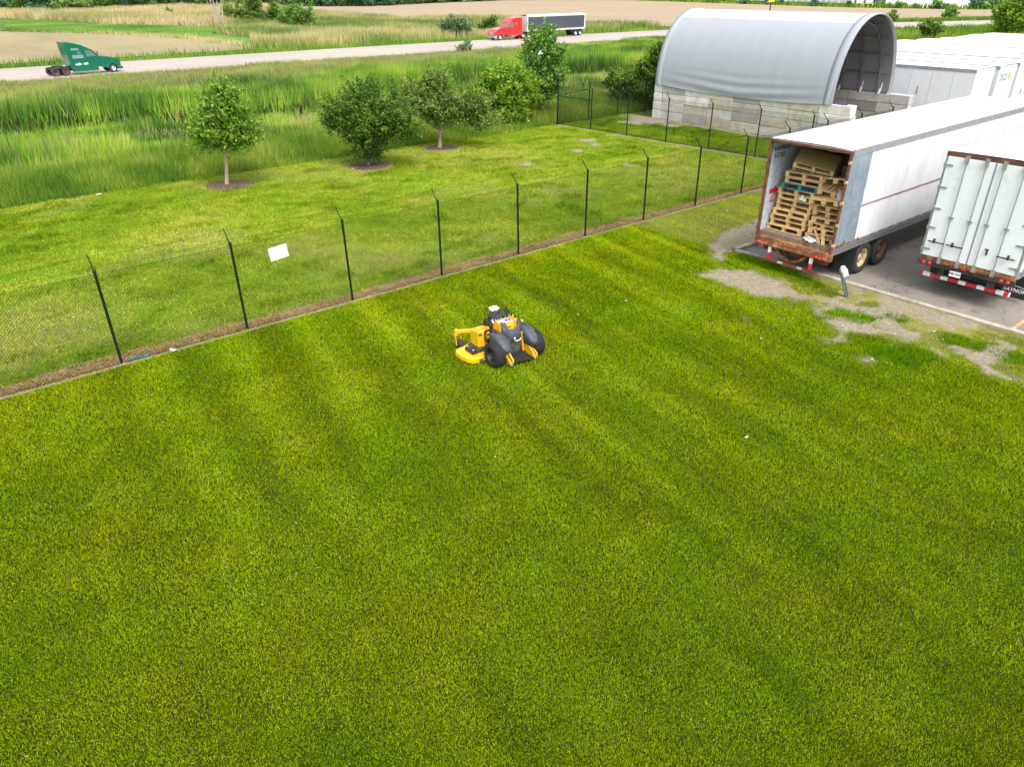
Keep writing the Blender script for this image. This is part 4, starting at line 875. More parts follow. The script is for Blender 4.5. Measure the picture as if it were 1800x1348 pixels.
def wheel(parent, x, y, r, w, rimmat, out=1, dual=True, name="wheel", z=None):
    """axis along local y; the outer face looks towards out"""
    z = r if z is None else z; mb = MB(); hw = w / 2
    def tyre(cy):
        prof = [(-hw * .72, r * .56), (-hw * .98, r * .66), (-hw, r * .82), (-hw * .86, r * .96), (-hw * .7, r)]
        for k in range(5):
            a = -hw * .7 + hw * 1.4 * k / 5; bb = hw * 1.4 / 5; prof += [(a + .01, r), (a + bb - .012, r), (a + bb - .010, r * .975), (a + bb, r * .975)]
        prof += [(hw * .7, r), (hw * .86, r * .96), (hw, r * .82), (hw * .98, r * .66), (hw * .72, r * .56)]
        mb.lathe(prof, (x, cy, z), 'y', 36, 0)
    tyre(y)
    if dual: tyre(y - out * (w + .05))
    t = mb.build(name, m_rub, parent)
    rb = MB(); o = out
    rb.lathe([(o * hw * .8, r * .6), (o * hw * .78, r * .53), (o * hw * .25, r * .5), (o * -hw * .1, r * .44), (o * -hw * .12, r * .2), (o * hw * .35, r * .17), (o * hw * .4, r * .08), (o * hw * .4, 0)], (x, y, z), 'y', 28, 0)
    for k in range(10):
        a = 2 * pi * k / 10; c0 = Vector((x + r * .33 * cos(a), y + o * -hw * .1, z + r * .33 * sin(a))); rb.tube([c0, c0 + Vector((0, o * .04, 0))], .015, 6, 1)
    rb.build("rim", [rimmat, m_black], t); return t

def cab_lights(parent, pts, x=-.015, r=.05, mat=m_red):
    for (y, z) in pts:
        mb = MB(); mb.lathe([(0.02, r * 1.15), (0, r * 1.15), (-.005, r), (-.02, r * .7), (-.026, 0)], (x, y, z), 'x', 16); mb.build("tail_light", mat, parent)

def trailer_shell(t, L, z0, z1, open_rear, seam=1.22, patch=False, rust_frame=True):
    """walls, roof, rails of a dry van; local x forward from the rear sill, y to the left"""
    hw = 1.3
    for s, nm in ((-1, "side_panel"), (1, "side_panel")):
        mb = MB(); y0, y1 = (hw - .04, hw) if s > 0 else (-hw, -hw + .04)
        mb.box(.12, L, y0, y1, z0 + .22, z1 - .16, 0)
        n = int(L / seam)
        for i in range(1, n + 1):
            x = .12 + i * seam
            if x > L - .1: break
            ya, yb = (hw, hw + .012) if s > 0 else (-hw - .012, -hw)
            if patch and x < 1.5: continue
            mb.box(x - .025, x + .025, ya, yb, z0 + .24, z1 - .18, 0)
            for q in range(24): 
                z = z0 + .3 + q * (z1 - z0 - .55) / 23; mb.box(x - .012, x - .002, ya - (.003 if s < 0 else 0), yb + (.003 if s > 0 else 0), z, z + .012, 1)
        o = mb.build(nm, [m_twhite, m_alu], t)
        if patch and s < 0:
            pb = MB(); xs = [.13, 1.28, 1.22, 1.2, .13]; zs = [z0 + .26, z0 + .26, z0 + 1.2, z1 - .17, z1 - .17]
            pb.prism(list(zip(xs, zs)), -hw - .010, -hw - .001, 'xz'); pb.build("bare_patch", m_scuff, t)
    # floor, front wall, roof
    fb = MB(); fb.box(.1, L, -hw + .045, hw - .045, z0 + .1, z0 + .24); fb.build("floor", m_floor, t)
    fw = MB(); fw.box(L, L + .05, -hw, hw, z0 + .05, z1 - .02); fw.build("front_wall", m_twhite, t)
    rf = MB(); vs = []; fs = []; nx = 40
    for i in range(nx + 1):
        x = .02 + (L + .02) * i / nx
        for j in range(9):
            y = -hw + .02 + (2 * hw - .04) * j / 8; z = z1 + .03 * (1 - (y / hw) ** 2) + .010 * sin(i * 2.4) * (1 - (y / hw) ** 2) + .004 * sin(i * 1.1 + j); vs.append((x, y, z))
    for i in range(nx):
        for j in range(8): a = i * 9 + j; fs.append((a, a + 9, a + 10, a + 1))
    rf.add(vs, fs, 0, True); rf.box(.03, L, -hw + .03, hw - .03, z1 - .03, z1 - .012); rf.build("roof", m_roof, t)
    for s in (-1, 1):
        mb = MB(); y0, y1 = sorted((s * (hw - .03), s * (hw + .018))); mb.box(.1, L + .05, y0, y1, z1 - .17, z1 + .005); mb.build("top_rail", m_alu, t)
        mb = MB(); mb.box(.1, L + .05, y0, y1, z0 + .02, z0 + .23)
        k = 0
        for q in range(int(L / .11)):
            x = .2 + q * .11; ya, yb = sorted((s * (hw + .018), s * (hw + .024))); mb.box(x, x + .02, ya, yb, z0 + .05, z0 + .2, 1)
        mb.build("bottom_rail", [m_alu, m_black], t)
        mb = MB(); nq = int(L / .31) - 1; yy = s * (hw + .0185)
        vs = [(.3 + q * .31, yy, z) for q in range(nq + 1) for z in (z0 + .235, z0 + .280)]
        for q in range(nq): mb.m.append(q % 2); mb.sm.append(False); mb.f.append([2 * q, 2 * q + 2, 2 * q + 3, 2 * q + 1])
        mb.v = vs; mb.build("reflector_strip", [m_redp if not patch else m_fadedtape, m_alu], t)

def undercarriage(t, L, xw, rimmats, flapx, names=True):
    mb = MB()
    for s in (-1, 1): mb.box(.3, 5.2, s * .5 - .05, s * .5 + .05, .72, 1.02)
    for x in np.arange(.5, L, .6): mb.box(x, x + .06, -1.2, 1.2, .99, 1.08)
    for x in xw: mb.tube([(x, -1.0, .5), (x, 1.0, .5)], .07, 10); 
    for x in (xw[0] - .5, xw[0] + .6, xw[1] + .55):
        for s in (-1, 1): mb.obox((x, s * .5, .66), (.12, .2, .4))
    for s in (-1, 1): mb.box(xw[0] - .5, xw[1] + .5, s * .5 - .04, s * .5 + .04, .56, .64)
    mb.build("undercarriage", m_black, t)
    for i, x in enumerate(xw):
        for s in (-1, 1): wheel(t, x, s * 1.16, .51, .26, rimmats[i], s)
    lg = MB()
    for s in (-1, 1): lg.box(L - 3.1, L - 2.95, s * .7 - .06, s * .7 + .06, .08, 1.1); lg.box(L - 3.2, L - 2.85, s * .7 - .13, s * .7 + .13, -.02, .08)
    lg.tube([(L - 3.02, -.7, .7), (L - 3.02, .7, .7)], .03, 6); lg.build("landing_gear", m_black, t)
    for s in (-1, 1):
        mb = MB(); mb.box(flapx, flapx + .02, s * 1.02 - .33, s * 1.02 + .33, .12, .98); mb.build("mud_flap", m_flap, t)

# --- trailer A: open, rusty, full of pallets
LA = 14.2; pA = W(20.6, 11.47, -.03)
tA = empty("open_trailer", "long white box trailer with its rusty rear doorway open on stacks of pallets", "trailer", pA, PH)
trailer_shell(tA, LA, 1.0, 4.08, True, patch=True)
ub = MB()
for s in (-1, 1):
    y0, y1 = sorted((s * 1.30, s * 1.24)); ub.box(-.0, .11, y0, y1, .98, 4.06)
ub.box(0, .11, -1.24, 1.24, 3.98, 4.06); ub.build("rear_frame", m_rustd, tA, bevel=.008)
sb = MB(); sb.box(-.05, .12, -1.33, 1.33, .84, 1.06); sb.box(-.04, .30, -1.22, 1.22, 1.06, 1.10); sb.box(-.06, -.045, -1.28, 1.28, .86, .90)
sb.build("rear_sill", m_rust, tA, bevel=.01)
for s in (-1, 1):
    mb = MB(); y0, y1 = sorted((s * 1.245, s * 1.258)); mb.box(.13, LA, y0, y1, 1.24, 3.9); mb.build("inner_lining", m_inner, tA)
    hb = MB()
    for z in (1.35, 1.95, 2.6, 3.2, 3.75): y0, y1 = sorted((s * 1.302, s * 1.315)); hb.box(-.02, .10, y0, y1, z - .04, z + .04); hb.box(-.02, .0, s * 1.275 - .02, s * 1.275 + .02, z - .045, z + .045)
    hb.build("hinge", m_rustd if s > 0 else m_rim, tA)
rb = MB()
for x in np.arange(.5, LA, .6): rb.box(x, x + .04, -1.25, 1.25, 3.99, 4.05)
rb.build("roof_bow", m_alu, tA)
mb = MB(); R_ = random.Random(4)
for k in range(60):
    x = R_.uniform(.12, .62) if k < 45 else R_.uniform(.12, 1.6); z = 1.22 + abs(R_.gauss(0, .035)) if True else 0; mb.box(x, x + R_.uniform(.03, .10), -1.3275, -1.3185, z, z + R_.uniform(.02, .06))
mb.build("rust_scab", m_rust, tA)
st = MB(); st.box(1.24, LA, -1.3155, -1.3135, 2.345, 2.36, 0); st.box(1.24, LA, -1.3155, -1.3135, 2.31, 2.325, 1); st.build("side_stripe", [m_ink, m_redp], tA)
cab_lights(tA, [(1.12, .90), (.88, .90), (-.88, .90), (-1.12, .90)], x=-.06)
bp = MB()
for s in (-1, 1):
    bp.box(-.02, .06, s * .72 - .045, s * .72 + .045, .44, .64, 0); bp.box(-.02, .06, s * .72 - .045, s * .72 + .045, .64, .84, 1)
bp.build("bumper_post", [m_redp, m_whp], tA, bevel=.004)
bg = MB(); R_ = random.Random(8)
ys = np.linspace(-1.0, 1.05, 13)
for i in range(12):
    bg.box(-.03, .04, ys[i], ys[i + 1], .385, .425, 0 if i % 2 == 0 or R_.random() < .4 else 1)
bg.build("bumper", [M('faded_bumper_red', (.22, .025, .03), .6, var=.3, vs=6, dirt=(.1, .05, .04), da=.6, ds=5), M('dirty_white_tape', (.45, .44, .42), .6)], tA)
br = MB(); br.tube([(.05, .62, .86), (.12, .35, .55), (.15, .08, .46)], .05, 8); br.tube([(.05, -.55, .80), (.1, -.25, .56), (.15, .02, .46)], .05, 8); br.build("bumper_brace", m_rust, tA)
ax = MB(); ax.box(.25, .33, -1.1, 1.1, .62, .86); ax.lathe([(0, .11), (.12, .11), (.16, 0)], (.2, .25, .72), 'x', 12, 1); ax.lathe([(0, .11), (.12, .11), (.16, 0)], (.2, -.12, .72), 'x', 12, 1); ax.build("cross_member", [m_rustd, m_alu], tA)
undercarriage(tA, LA, (2.15, 3.39), (m_rim, m_rimr), 1.5)
text("inner_marking", "T4ANNG4\nSG181", .22, m_ink, (.55, 1.243, 3.62), (radians(90), 0, radians(0)), tA, bold=.004)
am = MB(); am.prism([(.3, 2.35), (.3, 2.5), (.55, 2.5), (.55, 2.6), (.75, 2.42), (.55, 2.24), (.55, 2.35)], 1.240, 1.244, 'xz'); am.build("inner_arrow", m_redp, tA)
text("inner_marking", "LIFT\nHERE", .1, m_redp, (.5, 1.243, 2.15), (radians(90), 0, 0), tA, bold=.003)

# --- trailer B: closed doors, black under-frame
def closed_trailer(name, label, U, V, rz, L=14.6, cat="trailer", group=None, plate=True):
    t = empty(name, label, cat, W(U, V, -.03), rz, group)
    trailer_shell(t, L, 1.0, 4.08, False)
    for s in (-1, 1): f = MB(); y0, y1 = sorted((s * 1.30, s * 1.25)); f.box(0, .10, y0, y1, 1.06, 4.0); f.build("frame_post", m_alu, t)
    f = MB(); f.box(-.005, .10, -1.30, 1.30, 3.96, 4.07); f.build("header", m_rustd, t)
    s_ = MB(); s_.box(-.01, .10, -1.29, 1.29, .98, 1.12); s_.build("rear_sill", m_rust, t, bevel=.006)
    s_ = MB(); s_.box(-.02, .08, -1.31, 1.31, .84, .98); s_.build("light_bar", m_black, t, bevel=.006)
    for s in (-1, 1):
        y0, y1 = sorted((s * .012, s * 1.24)); d = MB(); d.box(-.015, .035, y0, y1, 1.13, 3.955); dr = d.build("door", m_door, t, bevel=.006)
        hb = MB()
        for z in (1.32, 1.95, 2.5, 3.1, 3.72):
            ya, yb = sorted((s * 1.31, s * 1.06)); hb.box(-.034, -.016, ya, yb, z - .028, z + .028); hb.box(-.045, -.01, s * 1.27 - .035, s * 1.27 + .035, z - .05, z + .05)
        hb.build("hinge", m_alu, dr)
        for q in (.22, .72):
            y = s * q; rb = MB(); rb.tube([(-.06, y, 1.02), (-.06, y, 4.0)], .017, 8)
            for z in (1.08, 3.93): rb.box(-.085, -.016, y - .045, y + .045, z - .1, z + .1)
            rb.box(-.08, -.016, y - .06, y + .06, 2.30, 2.35); rb.build("lock_rod", m_alu, dr)
            if not (s < 0 and q == .22):
                hd = MB(); hd.box(-.10, -.07, y - .03, y + (.42 if s > 0 else -.42), 1.56, 1.585) if False else hd.obox((-.085, y + s * .2, 1.57), (.025, .46, .03))
                hd.obox((-.085, y + s * .26, 1.60), (.05, .05, .13)); hd.build("handle", m_black, dr)
    g = MB(); g.box(-.022, -.016, -.02, .02, 1.14, 3.94); g.build("door_seal", m_gseal, t)
    h = MB(); h.obox((-.03, -.42, 1.60), (.03, .04, .16)); h.obox((-.04, -.40, 1.68), (.04, .08, .03)); h.build("door_hook", m_black, t)
    cab_lights(t, [(1.14, .91), (.97, .91), (-.97, .91), (-1.14, .91)], x=-.02)
    for y in (.30, .02, -.26): mb = MB(); mb.obox((-.03, y, .97), (.02, .13, .04)); mb.build("marker_light", m_red, t)
    if plate:
        p_ = MB(); p_.box(-.035, -.028, .05, .36, .70, .86); pl = p_.build("licence_plate", m_white, t)
        text("plate_number", "448 7447", .085, m_ink, (-.037, .205, .785), (radians(90), 0, radians(-90)), pl, ext=.001, bold=.002)
    bb = MB(); ys = np.linspace(-1.20, 1.22, 13)
    w_ = [0.08, 0.2, .3, .2, .3, .2, .3, .2, .3, .2, .12, .02]; tot = sum(w_); y = 1.24
    for i, q in enumerate(w_):
        d_ = q / tot * 2.44; bb.box(-.05 + .3, .05 + .3, y - d_, y, .44, .545, i % 2); y -= d_
    bb.build("bumper", [m_redp, m_whp], t)
    for s in (-1, 1): mb = MB(); mb.box(.31, .39, s * .68 - .05, s * .68 + .05, .46, .9); mb.obox((.27, s * .68, .72), (.12, .18, .3)); mb.build("bumper_post", m_black, t)
    mb = MB(); mb.box(.42, .9, -.95, .95, .58, .96); mb.build("slider_box", m_black, t)
    undercarriage(t, L, (2.15, 3.39), (m_rimw, m_rimw), 1.25)
    return t
tB = closed_trailer("closed_trailer", "white box trailer with closed rear doors and a red-and-white striped bumper, at the right edge", 22.6, 7.17, PH)
for c in kids(tB):
    if c.name.startswith("mud_flap") and c.data.vertices[0].co.y < 0:
        text("flap_lettering", "RAYNOR", .15, m_whp, (1.246, -1.02, .34), (radians(90), 0, radians(-90)), c, ext=.001, bold=.004, shear=.2)
        ab = MB(); ab.tube([(1.246, -1.02 + .26 * cos(a), .42 + .05 * sin(a)) for a in [pi * k / 12 for k in range(13)]], .006, 4); ab.build("flap_arc", m_whp, c)
bc = MB(); bc.tube([(-.35, .02, .56), (-.25, .2, .60), (-.3, .36, .575)], .03, 6)

# --- the row of parked trailers beyond the shelter
GT = "white trailers parked side by side beyond the fabric shelter"
rowlab = ["white trailer nearest the shelter, its grey-shaded side panels showing behind the block wall", "white trailer with an orange sticker on its nose, second in the row beyond the shelter", "third white trailer beyond the shelter, with red and grey marks on its nose"]
tW = closed_trailer("parked_trailer", rowlab[0], 50.35, 18.0 + 14.65, PH - pi / 2, 14.6, group=GT, plate=False)
tW.location.z = -.36
m_cloud = M("cool_white_sheet", (0.66, 0.69, 0.72), 0.4, var=.04, vs=.6)
Uc = 50.35
vend = [18, 17.9, 17.9, 18.6, 20.3, 17.4, 17.6, 17.0, 16.4, 16.2, 16.5, 16.3]
row = [tW]
for k in range(1, 12):
    Uc += 3.05 + (.25 if k in (3, 6) else 0); o = copy_tree(tW); o.location = W(Uc, vend[k] + 14.65, -.36); row.append(o)
    tag(o, rowlab[k] if k < 3 else ["white trailer roof strip number %s counting back from the shelter opening" % ["", "", "", "four", "five", "six", "seven", "eight", "nine", "ten", "eleven", "twelve"][k]][0])
mb = MB(); mb.box(5.55, 5.63, 1.3125, 1.3165, 2.55, 2.95); 
rd_ = MB(); rd_.obox((14.6 - 3.0, -1.32, 2.75), (.05, .008, .42)); rd_.build("red_mark", m_redp, tW)
m_org = M("orange_sticker", (0.85, 0.42, 0.03), .5); m_yst = M("yellow_sticker", (.8, .62, .2), .5); m_gry = M("grey_sticker", (.35, .4, .45), .5)
def decal(t, mat, y0, y1, z0, z1, nm): mb = MB(); mb.box(14.6505, 14.655, *sorted((-y0, -y1)), z0, z1); return mb.build(nm, mat, t)
decal(row[1], m_org, -.62, -.30, 3.30, 3.62, "orange_sticker"); decal(row[1], m_yst, -.5, -.28, 2.1, 2.4, "yellow_sticker")
text("end_lettering", "DCS", .55, M("blue_lettering", (.16, .22, .34), .5), (14.656, -.42, 3.4), (radians(90), 0, radians(90)), row[1], ext=.001, bold=.01)
decal(row[2], m_redp, -.2, -.02, 2.2, 2.5, "red_sticker"); decal(row[2], m_gry, .1, .5, 2.2, 2.3, "grey_sticker"); decal(row[2], m_redp, .5, .75, 1.9, 2.0, "red_sticker")

# ================================================================== PALLETS
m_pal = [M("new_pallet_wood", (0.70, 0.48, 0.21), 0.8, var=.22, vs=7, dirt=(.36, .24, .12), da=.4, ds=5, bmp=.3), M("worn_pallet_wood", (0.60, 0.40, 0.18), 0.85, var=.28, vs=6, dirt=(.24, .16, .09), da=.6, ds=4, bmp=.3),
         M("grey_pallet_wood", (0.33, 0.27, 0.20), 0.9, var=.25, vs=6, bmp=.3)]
m_board = M("fibreboard", (0.34, 0.25, 0.09), 0.85, var=.12, vs=8, dirt=(.25, .18, .07), da=.5, ds=5, bmp=.3)
m_teal = M("green_pallet_paint", (0.02, 0.22, 0.17), .7, var=.2, vs=6); m_blue = M("blue_pallet_paint", (0.03, 0.14, 0.26), .7, var=.2, vs=6)
def pallet_parts(parent, mat, wx=1.0, wy=1.2, blocks=None, sd=0):
    """deck boards run across y; stringers/blocks show three feet to the rear"""
    R = random.Random(sd); mb = MB(); n = 7; bw = wx / (n + (n - 1) * .28)
    for k in range(n):
        x = -wx / 2 + k * bw * 1.28; j = R.uniform(-.008, .008); mb.box(x, x + bw, -wy / 2 + j, wy / 2 + j, .142, .162)
    mb.build("top_boards", mat, parent)
    st = MB()
    for y in (-wy / 2 + .05, 0, wy / 2 - .05):
        for x in (-wx / 2 + .01, -.07, wx / 2 - .15): st.box(x, x + .14, y - .05, y + .05, .02, .120)
        st.box(-wx / 2, wx / 2, y - .05, y + .05, .120, .142)
    st.build("blocks", blocks or mat, parent)
    bt = MB()
    for x in (-wx / 2, -.05, wx / 2 - .1): bt.box(x, x + .1, -wy / 2, wy / 2, 0, .02)
    bt.build("bottom_boards", mat, parent)
def to_world(p, base=tA):
    c, s = cos(PH), sin(PH); return Vector((base.location.x + p[0] * c - p[1] * s, base.location.y + p[0] * s + p[1] * c, base.location.z + p[2]))
pal_src = {}
GP = "wooden pallets piled in the open trailer"
def pallet(label, x, y, z, yaw=0, pitch=0, roll=0, kind=0, board=False, sub="pallet"):
    key = (kind, board)
    if key not in pal_src:
        o = empty("pallet", label, "pallet", (0, 0, 0), 0, GP)
        if kind == 3: pallet_parts(o, m_blue, blocks=m_teal, sd=9)
        else: pallet_parts(o, m_pal[kind], sd=kind)
        if board: b_ = MB(); b_.box(-.52, .52, -.60, .60, .163, .176); b_.build("cover_board", m_board, o)
        pal_src[key] = o
    else: o = copy_tree(pal_src[key]); o["label"] = label
    o.location = to_world((x, y, z)); o.rotation_euler = (radians(roll), radians(pitch), PH + radians(yaw)); return o
ordn = ["bottom", "second", "third", "fourth", "fifth", "sixth", "seventh"]
zf = 1.245; R_ = random.Random(21); PT = .165
ordn.append("eighth")
for k in range(8):
    kd = [1, 0, 1, 0, 0, 1, 0, 1][k]
    pallet("%s pallet %sof the tidy left-hand stack in the open trailer" % (ordn[k], "from the bottom " if k else ""), .95 + [-.06, 0.02, .0, .03, .12, .10, .13, .12][k], .55 + [.05, .0, .02, -.02, -.05, -.06, -.06, -.04][k], zf + k * PT, R_.uniform(-2, 2), kind=kd)
zt = zf + 8 * PT
pallet("blue-and-green painted pallet lying on the left-hand stack in the trailer", 1.05, .44, zt, 4, kind=3); zt += PT
pallet("lower tan pallet resting on the blue-and-green painted one", 1.12, .38, zt, 3, kind=1); zt += PT
pallet("upper tan pallet above the blue-and-green painted one, slightly askew", 1.18, .44, zt, 5, kind=0); zt += PT + .02
pallet("tan pallet tilted below the board-topped pallet at the top of the left stack", 1.3, .36, zt + .05, 14, -7, 5, kind=2)
pallet("uppermost pallet topped with a flat brown board, tilted down to the right", 1.12, .30, zt + .22, 20, -15, 9, kind=0, board=True)
for k in range(6):
    pallet("%s pallet %sof the leaning right-hand stack in the open trailer" % (ordn[k], "from the bottom " if k else ""), .98 + .04 * k, -.675 + [-.0, -.01, .02, -.01, .0, .01][k], zf + .02 + k * .178, [87, 93, 88, 94, 90, 86][k], [0, 3, -2, 2, 0, 2][k], [2, -2, 3, 3, 2, 3][k] * -1, kind=[1, 0, 1, 0, 1, 0][k])
zr = zf + 6 * .178 + .03
pallet("askew pallet jutting out above the leaning right-hand stack", .95, -.62, zr + .08, 84, 6, -7, kind=0)
pallet("tan pallet turned sideways near the middle of the right-hand pile", 1.15, -.66, zr + .30, 95, -4, -8, kind=1)
pallet("topmost visible pallet of the right-hand pile, leaning on the wall", 1.35, -.64, zr + .52, 86, 6, 6, kind=0)
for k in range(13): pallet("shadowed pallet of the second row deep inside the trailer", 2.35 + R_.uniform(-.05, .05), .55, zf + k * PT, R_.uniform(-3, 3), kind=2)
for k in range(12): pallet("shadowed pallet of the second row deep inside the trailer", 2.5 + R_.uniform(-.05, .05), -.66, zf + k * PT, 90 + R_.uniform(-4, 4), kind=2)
GBd = "loose broken pallet boards on the trailer floor"
def plank(label, p0, p1, w=.09, th=.018, mat=None, nm="loose_board"):
    a, b_ = to_world(p0), to_world(p1); d = b_ - a; L = d.length; mb = MB(); mb.box(-L / 2, L / 2, -w / 2, w / 2, -th / 2, th / 2)
    o = mb.build(nm, mat or m_pal[0], loc=(a + b_) / 2); o.rotation_euler = d.to_track_quat('X', 'Z').to_euler(); return tag(o, label, "board", GBd)
plank("broken board with a green-painted end leaning out at the trailer's rear sill", (.55, -.60, 1.75), (.13, -.95, 1.16), .10)
plank("long thin board slanting down before the right-hand pallet stack", (.48, -.35, 1.62), (.2, -.80, 1.20), .07, mat=m_pal[1])
plank("broken board crossing the foot of the right-hand stack from left to right", (.40, -.30, 1.42), (.36, -1.1, 1.52), .08)
plank("short board lying flat across the foot of the right-hand stack", (.34, -.42, 1.32), (.42, -1.15, 1.36), .08, mat=m_pal[1])
plank("splintered board standing on end between the two stacks", (.42, -.22, 1.27), (.62, -.45, 1.80), .07)
plank("board wedged high across the trailer under the roof", (.8, -.2, 3.84), (.9, -1.2, 3.86), .14, .05)
plank("rough timber lying up against the roof at the trailer mouth", (1.4, .25, 3.80), (1.0, -.9, 3.86), .12, .06, mat=m_pal[1])
m_film = M("torn_plastic_film", (0.55, 0.56, 0.56), .25, var=.15)
def crumple(name, label, cat, loc, sx, sy, sz, mat, sd, n=10, parent=None):
    R = random.Random(sd); vs = []; fs = []
    for i in range(n):
        for j in range(n):
            u_, v_ = i / (n - 1) - .5, j / (n - 1) - .5; vs.append((u_ * sx + R.uniform(-.1, .1) * sx, v_ * sy + R.uniform(-.1, .1) * sy, sz * (R.random() * (1 - 2.2 * max(abs(u_), abs(v_)) ** 2) + .05)))
    for i in range(n - 1):
        for j in range(n - 1): a = i * n + j; fs.append((a, a + n, a + n + 1, a + 1))
    mb = MB(); mb.add(vs, fs); o = mb.build(name, mat, parent, loc); md = o.modifiers.new("s", 'SOLIDIFY'); md.thickness = .002
    return tag(o, label, cat)
crumple("plastic_film", "crumpled clear plastic film lying on the trailer's rusty sill", "plastic film", to_world((.25, -.45, 1.25)), .35, .5, .12, m_film, 5)
crumple("plastic_film", "grey plastic film bunched between the pallets of the left stack", "plastic film", to_world((.50, .22, 2.28)), .22, .28, .2, m_film, 6)
crumple("plastic_film", "torn pale plastic hanging on the right-hand pallet pile", "plastic film", to_world((.5, -.95, 2.45)), .1, .3, .45, m_film, 7)
# ================================================================== STAND-ON MOWER  (local x right, y forward)
m_my = M("mower_yellow_paint", (0.78, 0.40, 0.008), 0.35, var=.06, vs=6, dirt=(.34, .24, .04), da=.25, ds=9, coat=.3)
m_mg = M("grey_moulded_pad", (0.040, 0.048, 0.060), 0.55, var=.15, vs=8, dirt=(.13, .13, .12), da=.3, ds=8, bmp=.15, bs=90)
m_mb = M("mower_black", (0.018, 0.018, 0.019), 0.5, var=.2, vs=9, dirt=(.08, .08, .05), da=.4, ds=7)
m_ms = M("mower_steel", (0.5, 0.5, 0.5), 0.35, .8, var=.1); m_mwhite = M("engine_shroud_light", (0.72, 0.72, 0.73), 0.4)
m_mgreen = M("grass_stained_black", (0.035, 0.05, 0.015), .8, var=.5, vs=12)
pm = W(10.285, 12.505, LZ)
mw = empty("stand_on_mower", "yellow and black stand-on mower with grey leg pads parked on the mown lawn", "mower", pm, PH - .092)
WY = -.05
m_tread = M('mower_tyre', (.016, .016, .017), .85, var=.25, vs=8, bmp=.3, bs=50)
def mwheel(x, r, w, out):
    mb = MB(); hw = w / 2; mb.lathe([(-hw * .6, r * .52), (-hw * .95, r * .60), (-hw, r * .78), (-hw * .88, r * .93), (-hw * .6, r * .975), (0, r * .985), (hw * .6, r * .975), (hw * .88, r * .93), (hw, r * .78), (hw * .95, r * .60), (hw * .6, r * .52)], (x, WY, r), 'x', 40)
    for k in range(44):
        a = 2 * pi * k / 44
        for j, xx in enumerate(np.linspace(-hw * .78, hw * .78, 6)):
            aa = a + (pi / 44 if j % 2 else 0); mb.obox((x + xx, WY + r * .985 * cos(aa), r + r * .985 * sin(aa)), (w * .11, .026, .014), (aa - pi / 2, 0, 0))
    t = mb.build("wheel", m_tread, mw); rb = MB()
    rb.lathe([(out * hw * .85, r * .56), (out * hw * .7, r * .52), (out * hw * .2, r * .5), (out * hw * -.05, r * .4), (out * hw * .1, r * .2), (out * hw * .35, r * .16), (out * hw * .4, 0)], (x, WY, r), 'x', 28)
    for k in range(5): a = 2 * pi * k / 5; rb.tube([(x + out * hw * .05, WY + r * .3 * cos(a), r + r * .3 * sin(a)), (x + out * hw * .3, WY + r * .3 * cos(a), r + r * .3 * sin(a))], .013, 6, 1)
    rb.build("rim", [m_mb, m_ms], t)
mwheel(-.59, .31, .28, -1); mwheel(.57, .31, .28, 1)
# deck
def loft(polys, mi=0, smooth=False, cap=True):
    mb = MB(); n = len(polys[0]); vs = [p for pl in polys for p in pl]; fs = []
    for i in range(len(polys) - 1):
        for j in range(n): fs.append((i * n + j, i * n + (j + 1) % n, (i + 1) * n + (j + 1) % n, (i + 1) * n + j))
    if cap: fs += [tuple(reversed(range(n))), tuple(range((len(polys) - 1) * n, len(polys) * n))]
    mb.add(vs, fs, mi, smooth); return mb
dk = [(-1.0, .27), (-1.10, .42), (-1.145, .66), (-1.145, .90), (-1.08, 1.0), (-.95, 1.03), (-.80, 1.06), (-.62, 1.16), (-.43, 1.24), (.43, 1.24), (.62, 1.16), (.80, 1.06), (.88, .9), (.88, .45), (.80, .28), (.3, .26), (-.5, .26)]
cx_, cy_ = -.05, .85
def sc2(s, z): return [(cx_ + (p[0] - cx_) * s, cy_ + (p[1] - cy_) * s, z) for p in dk]
loft([sc2(1.0, .035), sc2(1.006, .04), sc2(1.0, .135), sc2(.99, .150), sc2(.955, .165), sc2(.5, .175)]).build("deck", m_my, mw, bevel=.006)
sk = loft([sc2(.985, .015), sc2(.985, .05)]); sk.build("deck_skirt", m_mgreen, mw)
bc = MB(); bc.prism([(-.92, .45), (-.93, .80), (-.64, .99), (-.50, .95), (-.52, .48)], .165, .27, 'xy'); o = bc.build("belt_cover", m_mb, mw, bevel=.015)
bc = MB(); bc.prism([(.78, .48), (.79, .78), (.60, .99), (.46, .95), (.42, .48)], .165, .27, 'xy'); o = bc.build("belt_cover", m_mb, mw, bevel=.015)
for q in ((-.87, .50), (-.86, .78), (-.62, .92)): g = MB(); g.lathe([(0, .022), (.015, .022), (.02, 0)], (q[0], q[1], .27), 'z', 8); g.build("bolt", m_ms, mw)
# deck discharge end with anti-scalp rollers
for (x, y) in ((-.80, .27), (.66, .27)):
    g = MB(); g.lathe([(-.04, 0), (-.04, .055), (.04, .055), (.04, 0)], (x, y - .03, .06), 'x', 14); g.build("deck_roller", m_mgreen, mw)
